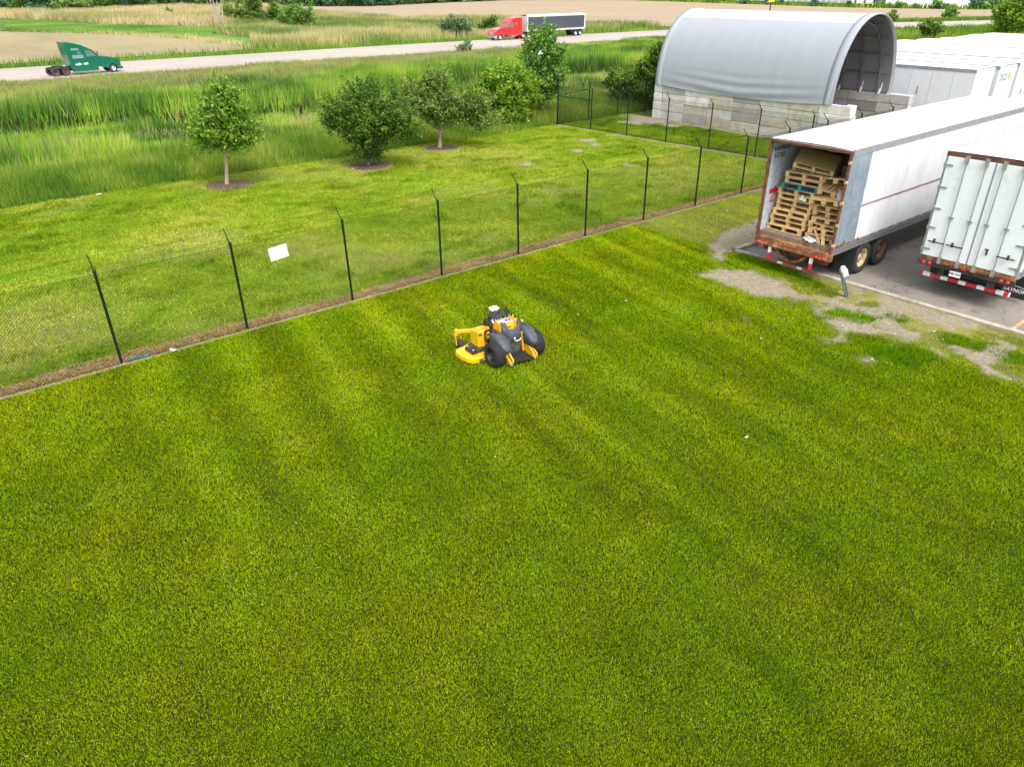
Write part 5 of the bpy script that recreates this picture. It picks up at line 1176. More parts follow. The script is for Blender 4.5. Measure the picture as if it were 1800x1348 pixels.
# front arms and caster forks
for s in (-1, 1):
    fr = MB(); L_ = [(s * .32, .66, .66), (s * .36, .80, .63), (s * .60, 1.06, .52), (s * .88, 1.33, .475)]
    for a, b_ in zip(L_[:-1], L_[1:]):
        a, b_ = Vector(a), Vector(b_); d = (b_ - a); mid = (a + b_) / 2; R3 = d.to_track_quat('X', 'Z').to_euler(); fr.obox(mid, (d.length + .03, .055, .085), R3)
    fr.tube([(s * .86, 1.34, .38), (s * .86, 1.34, .52)], .035, 10); fr.build("front_arm", m_my, mw, bevel=.006)
    fk = MB()
    for q in (-1, 1): fk.obox((s * .83 + q * .075, 1.295, .25), (.014, .065, .28), (radians(-16), 0, 0))
    fk.obox((s * .83, 1.34, .385), (.165, .10, .02)); fk.build("caster_fork", m_my, mw, bevel=.003)
    cw = MB(); cw.lathe([(-.055, .05), (-.058, .10), (-.045, .135), (0, .145), (.045, .135), (.058, .10), (.055, .05)], (s * .83, 1.25, .145), 'x', 24); t = cw.build("caster_wheel", m_rub, mw)
    cw = MB(); cw.lathe([(-.05, 0), (-.05, .06), (.05, .06), (.05, 0)], (s * .83, 1.25, .145), 'x', 16); cw.build("hub", m_ms if s > 0 else m_mb, t)
fr = MB(); fr.obox((0, 1.10, .50), (1.16, .06, .08)); fr.build("cross_bar", m_my, mw, bevel=.006)
# frame boxes either side with emblem
for s in (-1, 1):
    x0, x1 = sorted((s * .68, s * .43)); bx = MB(); bx.prism([(.57, .22), (.57, .66), (.62, .68), (.90, .61), (.93, .57), (.93, .24)], x0, x1, 'yz'); bx.build("frame_box", m_my, mw, bevel=.012)
    sl = MB(); x0, x1 = sorted((s * .58, s * .66)); sl.box(x0, x1, .5665, .5695, .56, .62); sl.build("slot", m_mb, mw)
    ex, ey, ez = s * .435, .50, .575; em = MB(); em.box(ex - .085, ex + .085, ey, ey + .03, ez - .15, ez + .13)
    em.add([(ex + .062 * cos(a), ey - .004, ez + .095 * sin(a)) for a in [2 * pi * k / 28 for k in range(28)]], [tuple(range(28))], 1); e = em.build("emblem", [m_mb, m_my], mw)
    text("emblem_letter", "W", .12, m_mb, (ex, ey - .007, ez), (radians(90), 0, 0), e, ext=.001, bold=.005, shear=.15)
ce = MB(); ce.box(-.36, .36, .22, .98, .28, .50); ce.build("frame", m_mb, mw, bevel=.01)
# engine
en = MB(); en.box(-.27, .22, .52, 1.0, .50, .80); en.build("engine", m_mb, mw, bevel=.03)
en = MB(); en.lathe([(0, .20), (.10, .205), (.15, .17), (.17, .10), (.175, 0)], (-.02, .78, .80), 'z', 24, 0); e = en.build("engine_shroud", m_mb, mw)
en = MB(); en.obox((0.0, .88, 1.04), (.24, .17, .05), (.1, 0, 0)); en.lathe([(0, .06), (.04, .06), (.05, 0)], (.0, .88, 1.06), 'z', 18); en.build("air_filter", m_mwhite, mw, bevel=.015)
en = MB(); en.lathe([(-.16, .06), (-.14, .075), (.14, .075), (.16, .06)], (-.16, .52, .86), 'x', 16); en.tube([(.1, .55, .7), (.22, .6, .8), (.26, .72, .78)], .025, 8); en.build("muffler", m_ms, mw)
for (x, y, l) in ((.24, .60, .3), (.30, .62, .25)): h_ = MB(); h_.tube([(x, y, .5), (x - .02, y + .05, .5 + l * .6), (x + .1, y + .1, .5 + l)], .014, 6); h_.build("hose", m_mb, mw)
# tower
tw = MB(); tw.prism([(.17, .55), (.22, .87), (.44, .91), (.48, .56)], -.26, .17, 'yz'); tw.build("control_tower", m_my, mw, bevel=.015)
pn = MB(); pn.obox((-.04, .33, .91), (.40, .22, .03), (radians(10), 0, 0)); p_ = pn.build("control_panel", M("panel_grey", (.34, .33, .28), .5, var=.2, vs=12), mw, bevel=.006)
for x in (-.02, .07): k_ = MB(); k_.lathe([(0, .022), (.03, .028), (.04, .02), (.042, 0)], (x, .30, .925), 'z', 14); k_.build("knob", m_red, p_)
k_ = MB(); k_.lathe([(0, .02), (.02, .02), (.022, 0)], (-.15, .29, .922), 'z', 14); k_.build("gauge", M("teal_gauge", (.25, .5, .45), .4), p_)
for s in (-1, 1): sd = MB(); x0, x1 = (-.285, -.26) if s < 0 else (.17, .195); sd.prism([(.16, .52), (.19, .93), (.50, .98), (.50, .54)], x0, x1, 'yz'); sd.build("tower_side", m_my, mw, bevel=.005)
sl = MB(); sl.obox((.0, .195, .80), (.12, .006, .018), (radians(-10), 0, 0)); sl.build("tower_slot", m_mb, mw)
hb = MB(); hb.tube([(-.28, .44, .92), (-.29, .42, 1.01), (-.24, .38, 1.05), (.18, .38, 1.05), (.23, .42, 1.01), (.22, .44, .92)], .02, 8); hb.tube([(-.25, .50, .94), (-.24, .52, 1.10), (.18, .52, 1.10), (.22, .50, .94)], .018, 8); hb.tube([(-.2, .46, .95), (-.1, .44, 1.08), (.1, .46, 1.0)], .018, 8)
hb.build("handle_bar", m_mb, mw)
for s in (-1, 1): hb = MB(); hb.tube([(s * .11, .46, .92), (s * .11, .48, 1.10), (s * .10, .49, 1.20)], .019, 8); hb.tube([(s * .11, .48, 1.10), (s * .02, .44, 1.10)], .015, 8); hb.build("control_lever", m_mb, mw)
for s in (-1, 1): c_ = MB(); c_.tube([(s * .25, .4, .9), (s * .28, .42, 1.0), (s * .2, .56, 1.0), (s * .05, .6, .9)], .010, 6); c_.build("cable", m_mb, mw)
# thigh pad: curved shield with a notch at the top
vs = []; fs = []; nx, ny = 16, 14
for i in range(nx + 1):
    a = -1 + 2 * i / nx
    for j in range(ny + 1):
        bq = j / ny; wdt = .285 - .05 * (1 - bq) ** 2; top = .95 if abs(a) > .50 else .77 + .05 * abs(a); bot = .50 + .06 * abs(a) ** 2
        z = bot + (top - bot) * bq; x = a * wdt + .03; y = .02 + .10 * (z - .5) / .4 + .10 * (abs(a) ** 2.4) - .035 * sin(pi * bq); vs.append((x, y, z))
for i in range(nx):
    for j in range(ny): k_ = i * (ny + 1) + j; fs.append((k_, k_ + ny + 1, k_ + ny + 2, k_ + 1))
tp = MB(); tp.add(vs, fs, 0, True); o = tp.build("thigh_pad", m_mg, mw); md = o.modifiers.new("s", 'SOLIDIFY'); md.thickness = .06; md.offset = 0
md = o.modifiers.new("b", 'BEVEL'); md.width = .015; md.segments = 2; md.limit_method = 'ANGLE'
# side pads / fuel tanks: swollen teardrops hugging the wheels
for s in (-1, 1):
    rings = []
    cen = [(.36, .60, .04, .04), (.32, .60, .10, .09), (.26, .59, .145, .14), (.17, .555, .175, .185), (.05, .50, .185, .21), (-.10, .445, .175, .19), (-.23, .40, .15, .15), (-.32, .365, .10, .09), (-.35, .35, .04, .04)]
    for (y, z, hx, hz) in cen:
        rg = []
        for k in range(20):
            a = 2 * pi * k / 20; ca, sa = cos(a), sin(a); e = .62
            X = math.copysign(abs(ca) ** e, ca) * hx; Z = math.copysign(abs(sa) ** e, sa) * hz
            rg.append((s * .41 + X * .92, y - Z * .42, z + Z * .88 + .06))
        rings.append(rg)
    lo = loft(rings, smooth=True); o = lo.build("side_pad", m_mg, mw); md = o.modifiers.new("ss", 'SUBSURF'); md.levels = 1; md.render_levels = 1
    g = MB(); g.lathe([(0, .055), (.03, .055), (.035, .03), (.036, 0)], (s * .40, .30, .745), 'z', 18); g.build("fuel_cap", m_mb, o)
    g = MB(); g.tube([(s * .38, .22, .775), (s * .43, .15, .775), (s * .43, .05, .735)], .026, 8); g.build("hand_recess", m_mb, o)
# back panel, platform and brackets
bp = MB(); bp.box(-.21, .21, .02, .12, .16, .60); bp.build("back_panel", M("dark_panel", (.05, .055, .05), .5, var=.4, vs=6, dirt=(.2, .2, .16), da=.4, ds=9), mw, bevel=.01)
g = MB(); g.tube([(-.02, -.04, .56), (.02, -.05, .50), (.14, -.05, .50), (.18, -.04, .55)], .012, 6); g.lathe([(0, .02), (.02, .02), (.022, 0)], (-.01, -.05, .58), 'z', 8); g.build("latch", m_mwhite, mw)
pl = MB(); pl.box(-.27, .26, -.42, .02, .13, .165)
for k in range(11): pl.box(-.262 + k * .049, -.242 + k * .049, -.41, .0, .165, .173)
pl.build("platform", m_mb, mw, bevel=.004)
for s in (-1, 1):
    u_ = MB(); u_.obox((s * .25, .0, .42), (.03, .05, .50), (radians(-8), 0, 0)); u_.build("upright", m_my, mw, bevel=.004)
    br = MB(); x0, x1 = sorted((s * .34, s * .37)); br.prism([(-.10, .36), (-.10, .18), (-.40, .10), (-.52, .14), (-.52, .22), (-.36, .34)], x0, x1, 'yz'); x0, x1 = sorted((s * .43, s * .46)); br.prism([(-.34, .30), (-.40, .10), (-.52, .14), (-.52, .22)], x0, x1, 'yz'); x0, x1 = sorted((s * .34, s * .46)); br.prism([(-.34, .30), (-.34, .28), (-.20, .30), (-.20, .33)], x0, x1, 'yz')
    o = br.build("rear_bracket", m_my, mw, bevel=.004); o.location = (-.05 * s, .09, 0)
    cw = MB(); cw.lathe([(-.03, 0), (-.03, .05), (-.025, .065), (.025, .065), (.03, .05), (.03, 0)], (s * .35, -.37, .10), 'x', 18); cw.build("roller_wheel", M("grey_plastic", (.2, .24, .2), .6), mw)
hp = MB(); hp.obox((.47, -.16, .30), (.2, .1, .12)); hp.obox((-.47, -.10, .30), (.2, .1, .12)); hp.build("wheel_motor", m_mb, mw)

# ================================================================== HIGHWAY TRUCKS
m_tr = M("red_truck_paint", (0.62, 0.018, 0.022), 0.25, coat=.6, var=.05); m_tg = M("green_truck_paint", (0.0, 0.11, 0.065), 0.25, coat=.6, var=.05)
m_chr = M("chrome", (0.7, 0.7, 0.72), .15, .9); m_glass = M("tinted_glass", (0.10, 0.16, 0.16), .08, 0, spec=.8); m_lgrey = M("light_grey_panel", (.16, .24, .21), .5)
m_gside = M("charcoal_trailer_side", (0.045, 0.058, 0.075), .5, var=.1, vs=.5); m_wrail = M("white_rail", (.50, .49, .50), .4)
def tractor(t, x0, paint, style):
    """x0 = bumper front x; the truck points towards +x"""
    hwid = 1.2; d = lambda x: x0 + x
    # sleeper + cab body
    if style == 'red': prof = [(-6.6, .75), (-6.6, 3.55), (-6.1, 3.78), (-4.6, 3.68), (-3.7, 3.20), (-3.35, 2.98), (-2.75, 2.15), (-2.6, 1.9), (-2.6, .95), (-3.4, .62), (-6.4, .62)]
    else: prof = [(-6.5, .85), (-6.85, 4.05), (-6.0, 3.98), (-4.7, 3.62), (-3.75, 3.12), (-3.4, 2.95), (-2.8, 2.15), (-2.65, 1.9), (-2.65, .95), (-3.4, .7), (-6.3, .7)]
    c = MB(); c.prism([(d(a), b_) for a, b_ in prof], -hwid, hwid, 'xz'); cab = c.build("cab", paint, t, bevel=.09, seg=3)
    h = MB(); hp_ = [(-2.7, .95), (-2.7, 2.12), (-1.6, 2.02), (-.45, 1.75), (-.12, 1.45), (-.05, .8), (-.45, .62), (-.75, .62)]
    arc = [(-1.2 + .62 * cos(a), .52 + .62 * sin(a)) for a in [pi * k / 10 for k in range(1, 11)]]
    h.prism([(d(a), b_) for a, b_ in hp_ + arc + [(-2.0, .62)]], -1.08, 1.08, 'xz'); hd = h.build("hood", paint, t, bevel=.10, seg=3)
    for s in (-1, 1):
        f = MB(); y0, y1 = sorted((s * .86, s * 1.2)); vs = []
        arc2 = [(-1.2 + .70 * cos(a), .52 + .70 * sin(a)) for a in [pi * k / 12 for k in range(13)]]; arc1 = [(-1.2 + .60 * cos(a), .52 + .60 * sin(a)) for a in [pi * k / 12 for k in reversed(range(13))]]
        f.prism([(d(a), b_) for a, b_ in arc2 + arc1], y0, y1, 'xz'); f.build("fender", paint, t, bevel=.02)
        wd = MB(); yy = s * (hwid + .004); y0, y1 = sorted((yy, s * (hwid - .01))); wd.prism([(d(-4.35), 2.15), (d(-4.35), 2.92), (d(-3.62), 2.86), (d(-3.05), 2.15)], y0, y1, 'xz'); wd.build("side_window", m_glass, t)
        sw = MB(); y0, y1 = sorted((s * (hwid + .004), s * (hwid - .01))); sw.prism([(d(-5.35), 2.45), (d(-5.35), 2.85), (d(-4.95), 2.85), (d(-4.95), 2.45)], y0, y1, 'xz'); sw.build("sleeper_window", m_glass, t)
        dr = MB(); 
        for xa in (-4.5, -2.95): dr.box(d(xa), d(xa) + .02, *sorted((s * (hwid + .003), s * (hwid - .01))), .9, 2.95)
        dr.box(d(-4.45), d(-4.2), *sorted((s * (hwid + .02), s * hwid)), 1.85, 1.9); dr.build("door_gap", m_black, t)
        mi_ = MB(); mi_.obox((d(-2.95), s * 1.42, 2.45), (.12, .18, .5)); mi_.tube([(d(-3.1), s * 1.2, 2.75), (d(-2.97), s * 1.42, 2.72)], .02, 6); mi_.build("mirror", m_chr if style == 'red' else m_black, t)
        ft = MB(); ft.lathe([(-.75, 0), (-.75, .3), (.75, .3), (.75, 0)], (d(-4.7), s * .88, .72), 'x', 20) if style == 'red' else ft.box(d(-6.3), d(-3.1), *sorted((s * .7, s * 1.19)), .38, .78)
        ft.build("fuel_tank", m_chr if style == 'red' else m_tg, t)
        hl = MB(); hl.obox((d(-.25), s * .92, 1.15), (.25, .28, .22)); hl.build("headlight", m_mwhite, t)
        wheel(t, d(-1.2), s * 1.05, .51, .28, m_chr, s, dual=False)
        for xx in (-6.9, -8.2) if style == 'red' else (-7.3, -8.6): wheel(t, d(xx), s * 1.05, .51, .26, m_chr if style == 'red' else m_rimr, s)
        if style == 'red':
            ex = MB(); ex.tube([(d(-6.75), s * .95, 1.0), (d(-6.75), s * .95, 3.9)], .08, 10); ex.build("exhaust_stack", m_chr, t)
        else:
            g_ = MB(); g_.prism([(d(-6.1), 1.98), (d(-6.1), 2.42), (d(-4.7), 2.38), (d(-4.7), 2.0)], *sorted((s * (hwid + .006), s * (hwid - .01))), 'xz'); g_.build("grey_band", m_lgrey, t)
            g_ = MB(); g_.prism([(d(-6.1), 3.0), (d(-6.05), 3.25), (d(-5.1), 3.2), (d(-5.1), 3.0)], *sorted((s * (hwid + .006), s * (hwid - .01))), 'xz'); g_.build("faded_panel", m_lgrey, t)
            g_ = MB(); g_.lathe([(s * (hwid + .008), 0), (s * (hwid + .008), .16), (s * hwid, .16)], (d(-5.5), 0, 1.28), 'y', 20); g_.prism([(d(-5.95), 1.18), (d(-5.95), 1.34), (d(-5.2), 1.34), (d(-5.2), 1.18)], *sorted((s * (hwid + .006), s * (hwid - .01))), 'xz'); g_.prism([(d(-4.9), 1.2), (d(-4.9), 1.4), (d(-4.35), 1.4), (d(-4.35), 1.2)], *sorted((s * (hwid + .006), s * (hwid - .01))), 'xz'); g_.build("white_lettering_panel", m_white, t)
    ws = MB(); ws.prism([(d(-3.36), 2.93), (d(-2.80), 2.19), (d(-2.775), 2.205), (d(-3.335), 2.945)], -1.02, 1.02, 'xz'); ws.build("windshield", m_glass, t)
    gr = MB(); gr.prism([(d(-.16), 1.45), (d(-.02), 1.35), (d(.03), .75), (d(-.1), .75)], -.55, .55, 'xz')
    for k in range(7): gr.box(d(-.05), d(.045), -.5, .5, .80 + k * .08, .82 + k * .08)
    gr.build("grille", m_chr if style == 'red' else m_black, t)
    bu = MB(); bu.prism([(d(.12), .35), (d(.12), .68), (d(-.15), .74), (d(-.45), .74), (d(-.45), .35)], -1.18, 1.18, 'xz'); bu.build("bumper", m_chr if style == 'red' else m_tg, t, bevel=.05)
    fr = MB()
    for s in (-1, 1): fr.box(d(-9.2), d(-.6), s * .42 - .05, s * .42 + .05, .78, 1.02)
    fr.box(d(-8.4), d(-7.3), -.5, .5, 1.03, 1.2); fr.build("chassis", m_black, t)
    for xx in ((-6.9, -8.2) if style == 'red' else (-7.3, -8.6)): a_ = MB(); a_.tube([(d(xx), -1, .51), (d(xx), 1, .51)], .09, 8); a_.build("axle", m_black, t)
HD = math.atan2(143.16 - 129.92, 12.62 + 3.66)
rt_ = empty("red_semi_truck", "red sleeper truck pulling a charcoal trailer with white rails along the highway", "truck", (12.5, 143.05, 0.02), HD + pi)
rt_.scale = (.86, .86, .86)
tractor(rt_, 23.3, m_tr, 'red')
tb = MB(); tb.box(.25, 15.3, -1.22, 1.22, 1.45, 3.75); tb.build("trailer_box", m_gside, rt_)
tb = MB()
for s in (-1, 1):
    for k in range(32): x = .6 + k * .46; tb.box(x, x + .05, *sorted((s * 1.22, s * 1.245)), 1.55, 3.66)
tb.build("side_ribs", m_gside, rt_)
for s in (-1, 1): tb = MB(); tb.box(.2, 15.4, *sorted((s * 1.2, s * 1.27)), 1.22, 1.5); tb.box(.2, 15.4, *sorted((s * 1.2, s * 1.26)), 3.7, 3.86); tb.build("white_rail", m_wrail, rt_)
for x in (.1, 15.3): tb = MB(); tb.box(x, x + .25, -1.27, 1.27, 1.2, 3.88); tb.build("end_post", M("end_post_grey", (.55, .54, .53), .4) , rt_)
tp_ = MB(); vs = []; fs = []
for i in range(41):
    x = .25 + 15.0 * i / 40
    for j in range(7): y = -1.2 + .4 * j; vs.append((x, y, 3.84 + .22 * (1 - (y / 1.25) ** 2) + .02 * sin(i * 1.9)))
for i in range(40):
    for j in range(6): a = i * 7 + j; fs.append((a, a + 7, a + 8, a + 1))
tp_.add(vs, fs, 0, True); tp_.build("tarp", M("pale_tarp", (.55, .58, .50), .6, var=.12, vs=1), rt_)
for x in (1.3, 2.55):
    for s in (-1, 1): wheel(rt_, x, s * 1.0, .51, .26, m_chr, s)
ax = MB(); ax.box(.6, 3.5, -.9, .9, .6, 1.2); ax.box(12.9, 13.1, -.8, .8, .1, 1.2); ax.build("trailer_frame", m_black, rt_)
gt = empty("green_semi_tractor", "dark green truck tractor without a trailer on the highway", "truck", (-47.2, 80.6, .02), math.atan2(85.89 - 79.64, -42.1 + 47.41) - .04)
tractor(gt, 9.3, m_tg, 'green'); gt.scale = (.77, .77, .77)
g_ = MB(); 
for s in (-1, 1):
    g_.prism([(9.3 - 7.95 + .75 * cos(a), .5 + .62 * sin(a)) for a in [pi * k / 10 for k in range(11)]] + [(9.3 - 7.95 + .70 * cos(a), .5 + .58 * sin(a)) for a in [pi * k / 10 for k in reversed(range(11))]], *sorted((s * .8, s * 1.2)), 'xz')
g_.build("rear_fender", m_black, gt)
# a red truck nose just entering at the right edge
rr2 = empty("red_truck", "red truck cab cut off by the right edge of the picture on the highway", "truck", (137.0, 184.5, .02), 0.2 + pi)
tractor(rr2, 9.3, m_tr, 'red')

# ================================================================== SMALL THINGS
m_util = M("green_grey_pedestal", (0.15, 0.20, 0.17), .55, var=.2, vs=8, dirt=(.3, .3, .27), da=.4, ds=6, bmp=.2)
mt = empty("utility_post", "leaning green-grey utility post with a pale meter box on its top beside the kerb", "post", (9.92, 20.13, LZ), 0)
mb = MB(); mb.box(-.05, .05, -.055, .055, -.1, .88); o = mb.build("post", m_util, mt, rot=(radians(-2), radians(-5), 0)); o.rotation_euler = (radians(4), radians(-24), 0)
mb = MB(); mb.box(-.03, .14, -.10, .06, .72, .96); mb.box(-.01, .12, -.115, -.10, .75, .93); mb.build("meter_box", M("pale_grey_box", (.52, .56, .55), .5, var=.15, vs=9, dirt=(.3, .32, .3), da=.4, ds=8), o, bevel=.012)
mb = MB(); mb.lathe([(0, .07), (.05, .075), (.09, .05), (.1, 0)], (.05, -.02, .955), 'z', 16); mb.build("meter_cap", m_white, o)
mb = MB(); mb.tube([(.0, -.075, .72), (.02, -.07, .4), (0, -.06, .0)], .018, 8); mb.build("conduit", m_util, o)

# mulch rings round the three lawn trees
m_mulch, nt, b = _mat("bark_mulch"); b.inputs["Roughness"].default_value = .95
c = ramp(nt, noise(nt, 22, 6, .85), [(.3, (.035, .018, .012)), (.5, (.11, .055, .035)), (.7, (.24, .14, .09))]); nt.links.new(c, b.inputs["Base Color"]); bump(nt, b, noise(nt, 40, 5), 1.0, .05)
def mulch(x, y, r, lab, kerb):
    t = empty("mulch_ring", lab, "mulch bed", (x, y, LZ), 0, "mulch beds round the lawn trees"); vs = [(0, 0, .07)]; n = 36; fs = []
    for k, (q, z) in enumerate(((.35, .075), (.7, .05), (.95, .02), (1.0, -.01))):
        for j in range(n): a = 2 * pi * j / n; w = q * r * (1 + .06 * sin(3 * a + x) + .04 * sin(7 * a)); vs.append((w * cos(a), w * sin(a), z + random.uniform(-.012, .012)))
    for j in range(n): fs.append((0, 1 + j, 1 + (j + 1) % n))
    for k in range(3):
        for j in range(n): a = 1 + k * n + j; b_ = 1 + k * n + (j + 1) % n; fs.append((a, a + n, b_ + n, b_))
    mb = MB(); mb.add(vs, fs, 0, True); mb.build("mulch", m_mulch, t)
    if kerb:
        mb = MB(); vs = []
        for j in range(49): a = 2 * pi * j / 48; w = r * 1.04 * (1 + .06 * sin(3 * a + x) + .04 * sin(7 * a)); vs.append((w * cos(a), w * sin(a), .02))
        mb.tube(vs, .035, 6); mb.build("edging", m_conc, t)
    else:
        mb = MB(); R = random.Random(int(r * 100))
        for k in range(160):
            a = R.uniform(0, 6.28); w = r * R.uniform(.2, 1.0); mb.obox((w * cos(a), w * sin(a), .06 - .05 * (w / r) ** 2), (R.uniform(.04, .1), .02, .01), (0, R.uniform(-.4, .4), R.uniform(0, 3.1)))
        mb.build("bark_chips", M("bark_chip", (.22, .13, .09), .9, var=.4, vs=14), t)
mulch(-13.05, 34.2, 1.12, "round bed of bark mulch under the young straight-trunked tree", False)
mulch(-7.25, 38.0, 1.15, "edged bed of dark red mulch under the dense shrub tree", True)
mulch(-3.9, 42.6, 0.98, "edged bed of dark red mulch under the spreading olive green tree", True)

def litter(lab, U_, V_, s, mat, sd, cat="litter", name="litter", group="scraps of white litter"):
    o = crumple(name, lab, cat, tuple(W(U_, V_, LZ + .02)), s * .75, s * .5, s * .22, mat, sd, 5); o["group"] = group; o.rotation_euler = (0, 0, sd * 1.3); return o
m_lit = M("white_litter", (.36, .36, .32), .8)
litter("pale scrap at the lawn's far edge by the reeds on the left", 6.4, 36.7, .34, m_lit, 1)
litter("flat white scrap on the mowing edge left of the second fence post", 3.91, 18.42, .26, m_lit, 2)
litter("white scrap on the open lawn, right of the mown stripes", 11.65, 6.69, .11, m_lit, 3)
litter("white scrap on the lawn between mower and soil patch", 13.39, 13.45, .10, m_lit, 4)
litter("white scrap on the lawn just left of the big soil patch, above the mower's level", 15.16, 13.27, .10, m_lit, 5)
litter("white scrap on the grass by the fence near the open trailer", 25.33, 17.16, .16, m_lit, 6)
litter("white scrap at the edge of the bare soil behind the open trailer", 22.47, 15.85, .10, m_lit, 7)
litter("scrap of paper on the lawn below the small bare spots", 15.96, 9.25, .10, m_lit, 8)
litter("scrap lying in the soil patch nearest the utility post", 18.32, 8.31, .10, m_lit, 9)
litter("scrap in the dry grass near the kerb", 19.82, 6.57, .12, m_lit, 10)
litter("white scrap beside the thick dark tuft near the kerb", 19.5, 6.2, .12, m_lit, 11)
litter("white scrap in the long soil strip", 18.85, 7.14, .10, m_lit, 12)
litter("scrap of white in the small bare spot below the soil strip", 17.0, 6.8, .12, m_lit, 13)
litter("tiny scrap on the lawn below and left of the mower", 7.26, 9.42, .06, m_lit, 14)
litter("white scrap on the clippings strip near the last fence posts", 26.6, 18.6, .16, m_lit, 15)
o = crumple("tarp_scrap", "torn blue-green plastic lying at the foot of the second fence post from the left", "plastic", tuple(W(3.12, 18.52, LZ + .03)), .5, .13, .05, M("teal_plastic", (.03, .15, .15), .6, var=.3, vs=8), 16); o.rotation_euler = (0, 0, PH)
o = crumple("plastic_bag", "white plastic bag caught in the slender tree", "bag", (1.95, 51.6, 4.05), .32, .3, .3, m_white, 17)
# gravel stones scattered over the soil: individually uncountable
R = np.random.RandomState(3); us = R.uniform(16.5, 25.5, 60000); vs_ = R.uniform(3.2, 15.9, 60000); k = (soilmask(us, vs_) > .5) & ((us < 21.3) | (vs_ > 14.2)); us, vs_ = us[k][:1100], vs_[k][:1100]
k2 = R.rand(len(us)) < .9; x, y = Wn(us, vs_); s_ = R.uniform(.006, .018, len(us)); tet = np.array([(-1, -1, 0), (1, -1, 0), (0, 1.1, 0), (0, 0, .9)]); P_ = np.stack([x, y, np.full_like(x, LZ)], 1)[:, None, :] + tet[None] * s_[:, None, None]
F_ = np.array([(0, 2, 1), (0, 1, 3), (1, 2, 3), (2, 0, 3)]); fl = (np.arange(len(us))[:, None, None] * 4 + F_[None]).reshape(-1)
cc = np.repeat(mixc([(.16, .13, .10), (.30, .27, .22), (.52, .50, .44)], R.rand(len(us))), 4, axis=0)
o = link("pebbles", npmesh("pebbles", P_.reshape(-1, 3), fl, 3, [leafmat("stones", 0, .9)], fcol=cc)); o["kind"] = "stuff"

# sign on a pole beyond the shelter
sp_ = empty("road_sign", "small yellow warning sign on a dark pole rising behind the shelter roof", "sign", (58.5, 184.5, 0), .25)
mb = MB(); mb.tube([(0, 0, 0), (0, 0, 7.2)], .14, 8); mb.build("pole", m_black, sp_)
mb = MB(); mb.box(-.75, .75, -.22, -.16, 4.1, 5.9); mb.build("plate", M("sign_yellow", (.85, .62, .05), .5), sp_, bevel=.02)
mb = MB(); mb.box(-.35, .45, -.232, -.222, 4.5, 4.75); mb.box(-.35, .1, -.232, -.222, 5.1, 5.35); mb.build("sign_marks", m_redp, sp_)

# far yard: trailers backed up in a long line, warehouse behind
ft = empty("yard_trailer", "white trailer in the long far line across the tan field", "trailer", (0, 0, 0), 0, "trailers lined up in the far yard")
mb = MB(); mb.box(-1.3, 1.3, 0, 14, 1.1, 4.1); mb.build("body", M("far_trailer_white", (.66, .67, .67), .5, var=.06, vs=.3), ft)
mb = MB(); mb.box(-1.25, -1.2, -.04, 0, 1.2, 4.0); mb.box(-.03, .03, -.04, 0, 1.2, 4.0); mb.box(1.2, 1.25, -.04, 0, 1.2, 4.0); mb.build("door_frame", m_alu, ft)
mb = MB()
for s in (-1, 1):
    for yy in (2, 3.3): mb.lathe([(-.25, 0), (-.25, .5), (.25, .5), (.25, 0)], (s * .95, yy, .5), 'x', 14)
mb.box(-1.0, 1.0, .3, 4.6, .6, 1.05); mb.build("wheels", m_black, ft)
cols_ = {}
def far_copy(x, y, rz, red):
    o = copy_tree(ft); o.location = (x, y, -.02); o.rotation_euler = (0, 0, rz)
    if red:
        for c in bpy.data.objects[o.name].children if False else [c for c in recent(o)]:
            if c.name.startswith("body"): c.data = red_me
        o["label"] = {1: "red trailer in the long far line across the tan field", 2: "dark blue trailer in the long far line across the tan field"}[red]; o["group"] = {1: "red trailers in the far yard", 2: "blue trailers in the far yard"}[red]
    return o
def recent(o): return [c for c in bpy.data.objects if c.parent == o]
line_ = [(38, 432), (59, 426), (80.5, 383), (103, 330), (120, 289), (131, 281)]
mb = MB(); mb.box(-1.3, 1.3, 0, 14, 1.1, 4.1); tmp = mb.build("body", M("far_trailer_red", (.50, .05, .05), .5, var=.1), None); red_me = tmp.data; bpy.data.objects.remove(tmp)
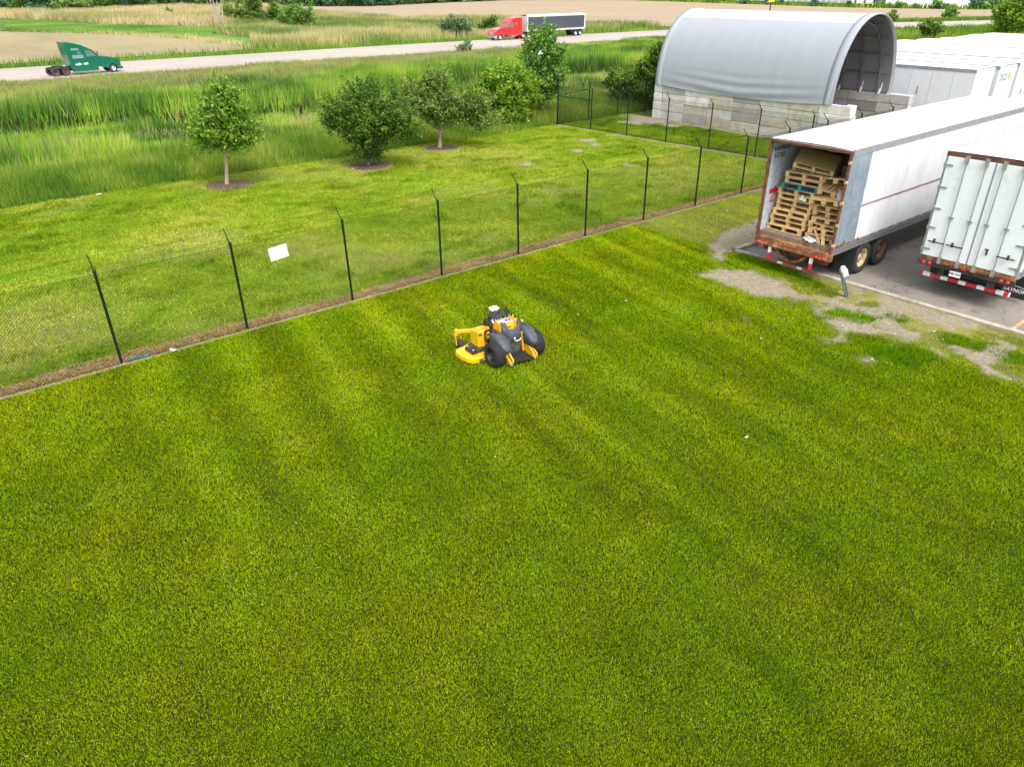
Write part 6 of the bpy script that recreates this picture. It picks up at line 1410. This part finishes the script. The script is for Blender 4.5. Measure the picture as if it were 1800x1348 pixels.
mb = MB(); mb.box(-1.3, 1.3, 0, 14, 1.1, 4.1); tmp = mb.build("body", M("far_trailer_blue", (.04, .07, .15), .5, var=.1), None); blue_me = tmp.data; bpy.data.objects.remove(tmp)
R_ = random.Random(12); cnt = 0; first = True
for a, b_ in zip(line_[:-1], line_[1:]):
    L = math.dist(a, b_); hd = math.atan2(b_[1] - a[1], b_[0] - a[0]); s_ = 0
    while s_ < L:
        x = a[0] + (b_[0] - a[0]) * s_ / L; y = a[1] + (b_[1] - a[1]) * s_ / L; s_ += 3.1 + (2.2 if R_.random() < .12 else 0); cnt += 1
        if first: ft.location = (x + 1, y + 3, -.02); ft.rotation_euler = (0, 0, hd + .35); first = False; continue
        px_ = (x / y); rd_ = 1 if (.205 < px_ < .235 or .262 < px_ < .272 or R_.random() < .03) else (2 if R_.random() < .05 else 0)
        o = copy_tree(ft); o.location = (x + 1, y + 3, -.02); o.rotation_euler = (0, 0, hd + .35)
        if rd_:
            for c in recent(o):
                if c.name.startswith("body"): c.data = red_me if rd_ == 1 else blue_me
            o["label"] = {1: "red trailer in the long far line across the tan field", 2: "dark blue trailer in the long far line across the tan field"}[rd_]; o["group"] = {1: "red trailers in the far yard", 2: "blue trailers in the far yard"}[rd_]
wh = empty("warehouse", "long low white warehouse at the far right beyond the tan field", "warehouse", (150, 330, 0), .35)
mb = MB(); mb.box(-30, 30, 0, 40, 0, 8.97); mb.build("wall", M("warehouse_wall", (.68, .69, .70), .6, var=.04, vs=.1), wh)
mb = MB(); mb.box(-30.3, 30.3, -.3, 40.3, 9.0, 9.4); mb.build("roof", m_roof, wh)
for k in range(9): mb = MB(); mb.box(-27 + k * 6.4, -24 + k * 6.4, -.1, .02, 1.2, 4.4); mb.build("dock_door", m_alu, wh)
wh2 = empty("warehouse", "second white warehouse behind the long line of far trailers", "warehouse", (95, 440, 0), -.9)
mb = MB(); mb.box(-60, 60, 0, 40, 0, 9.97); mb.build("wall", M("warehouse_wall", (.66, .67, .68), .6, var=.04, vs=.1), wh2)
mb = MB(); mb.box(-60.3, 60.3, -.3, 40.3, 10, 10.4); mb.build("roof", m_roof, wh2)
bpy.context.view_layer.update()
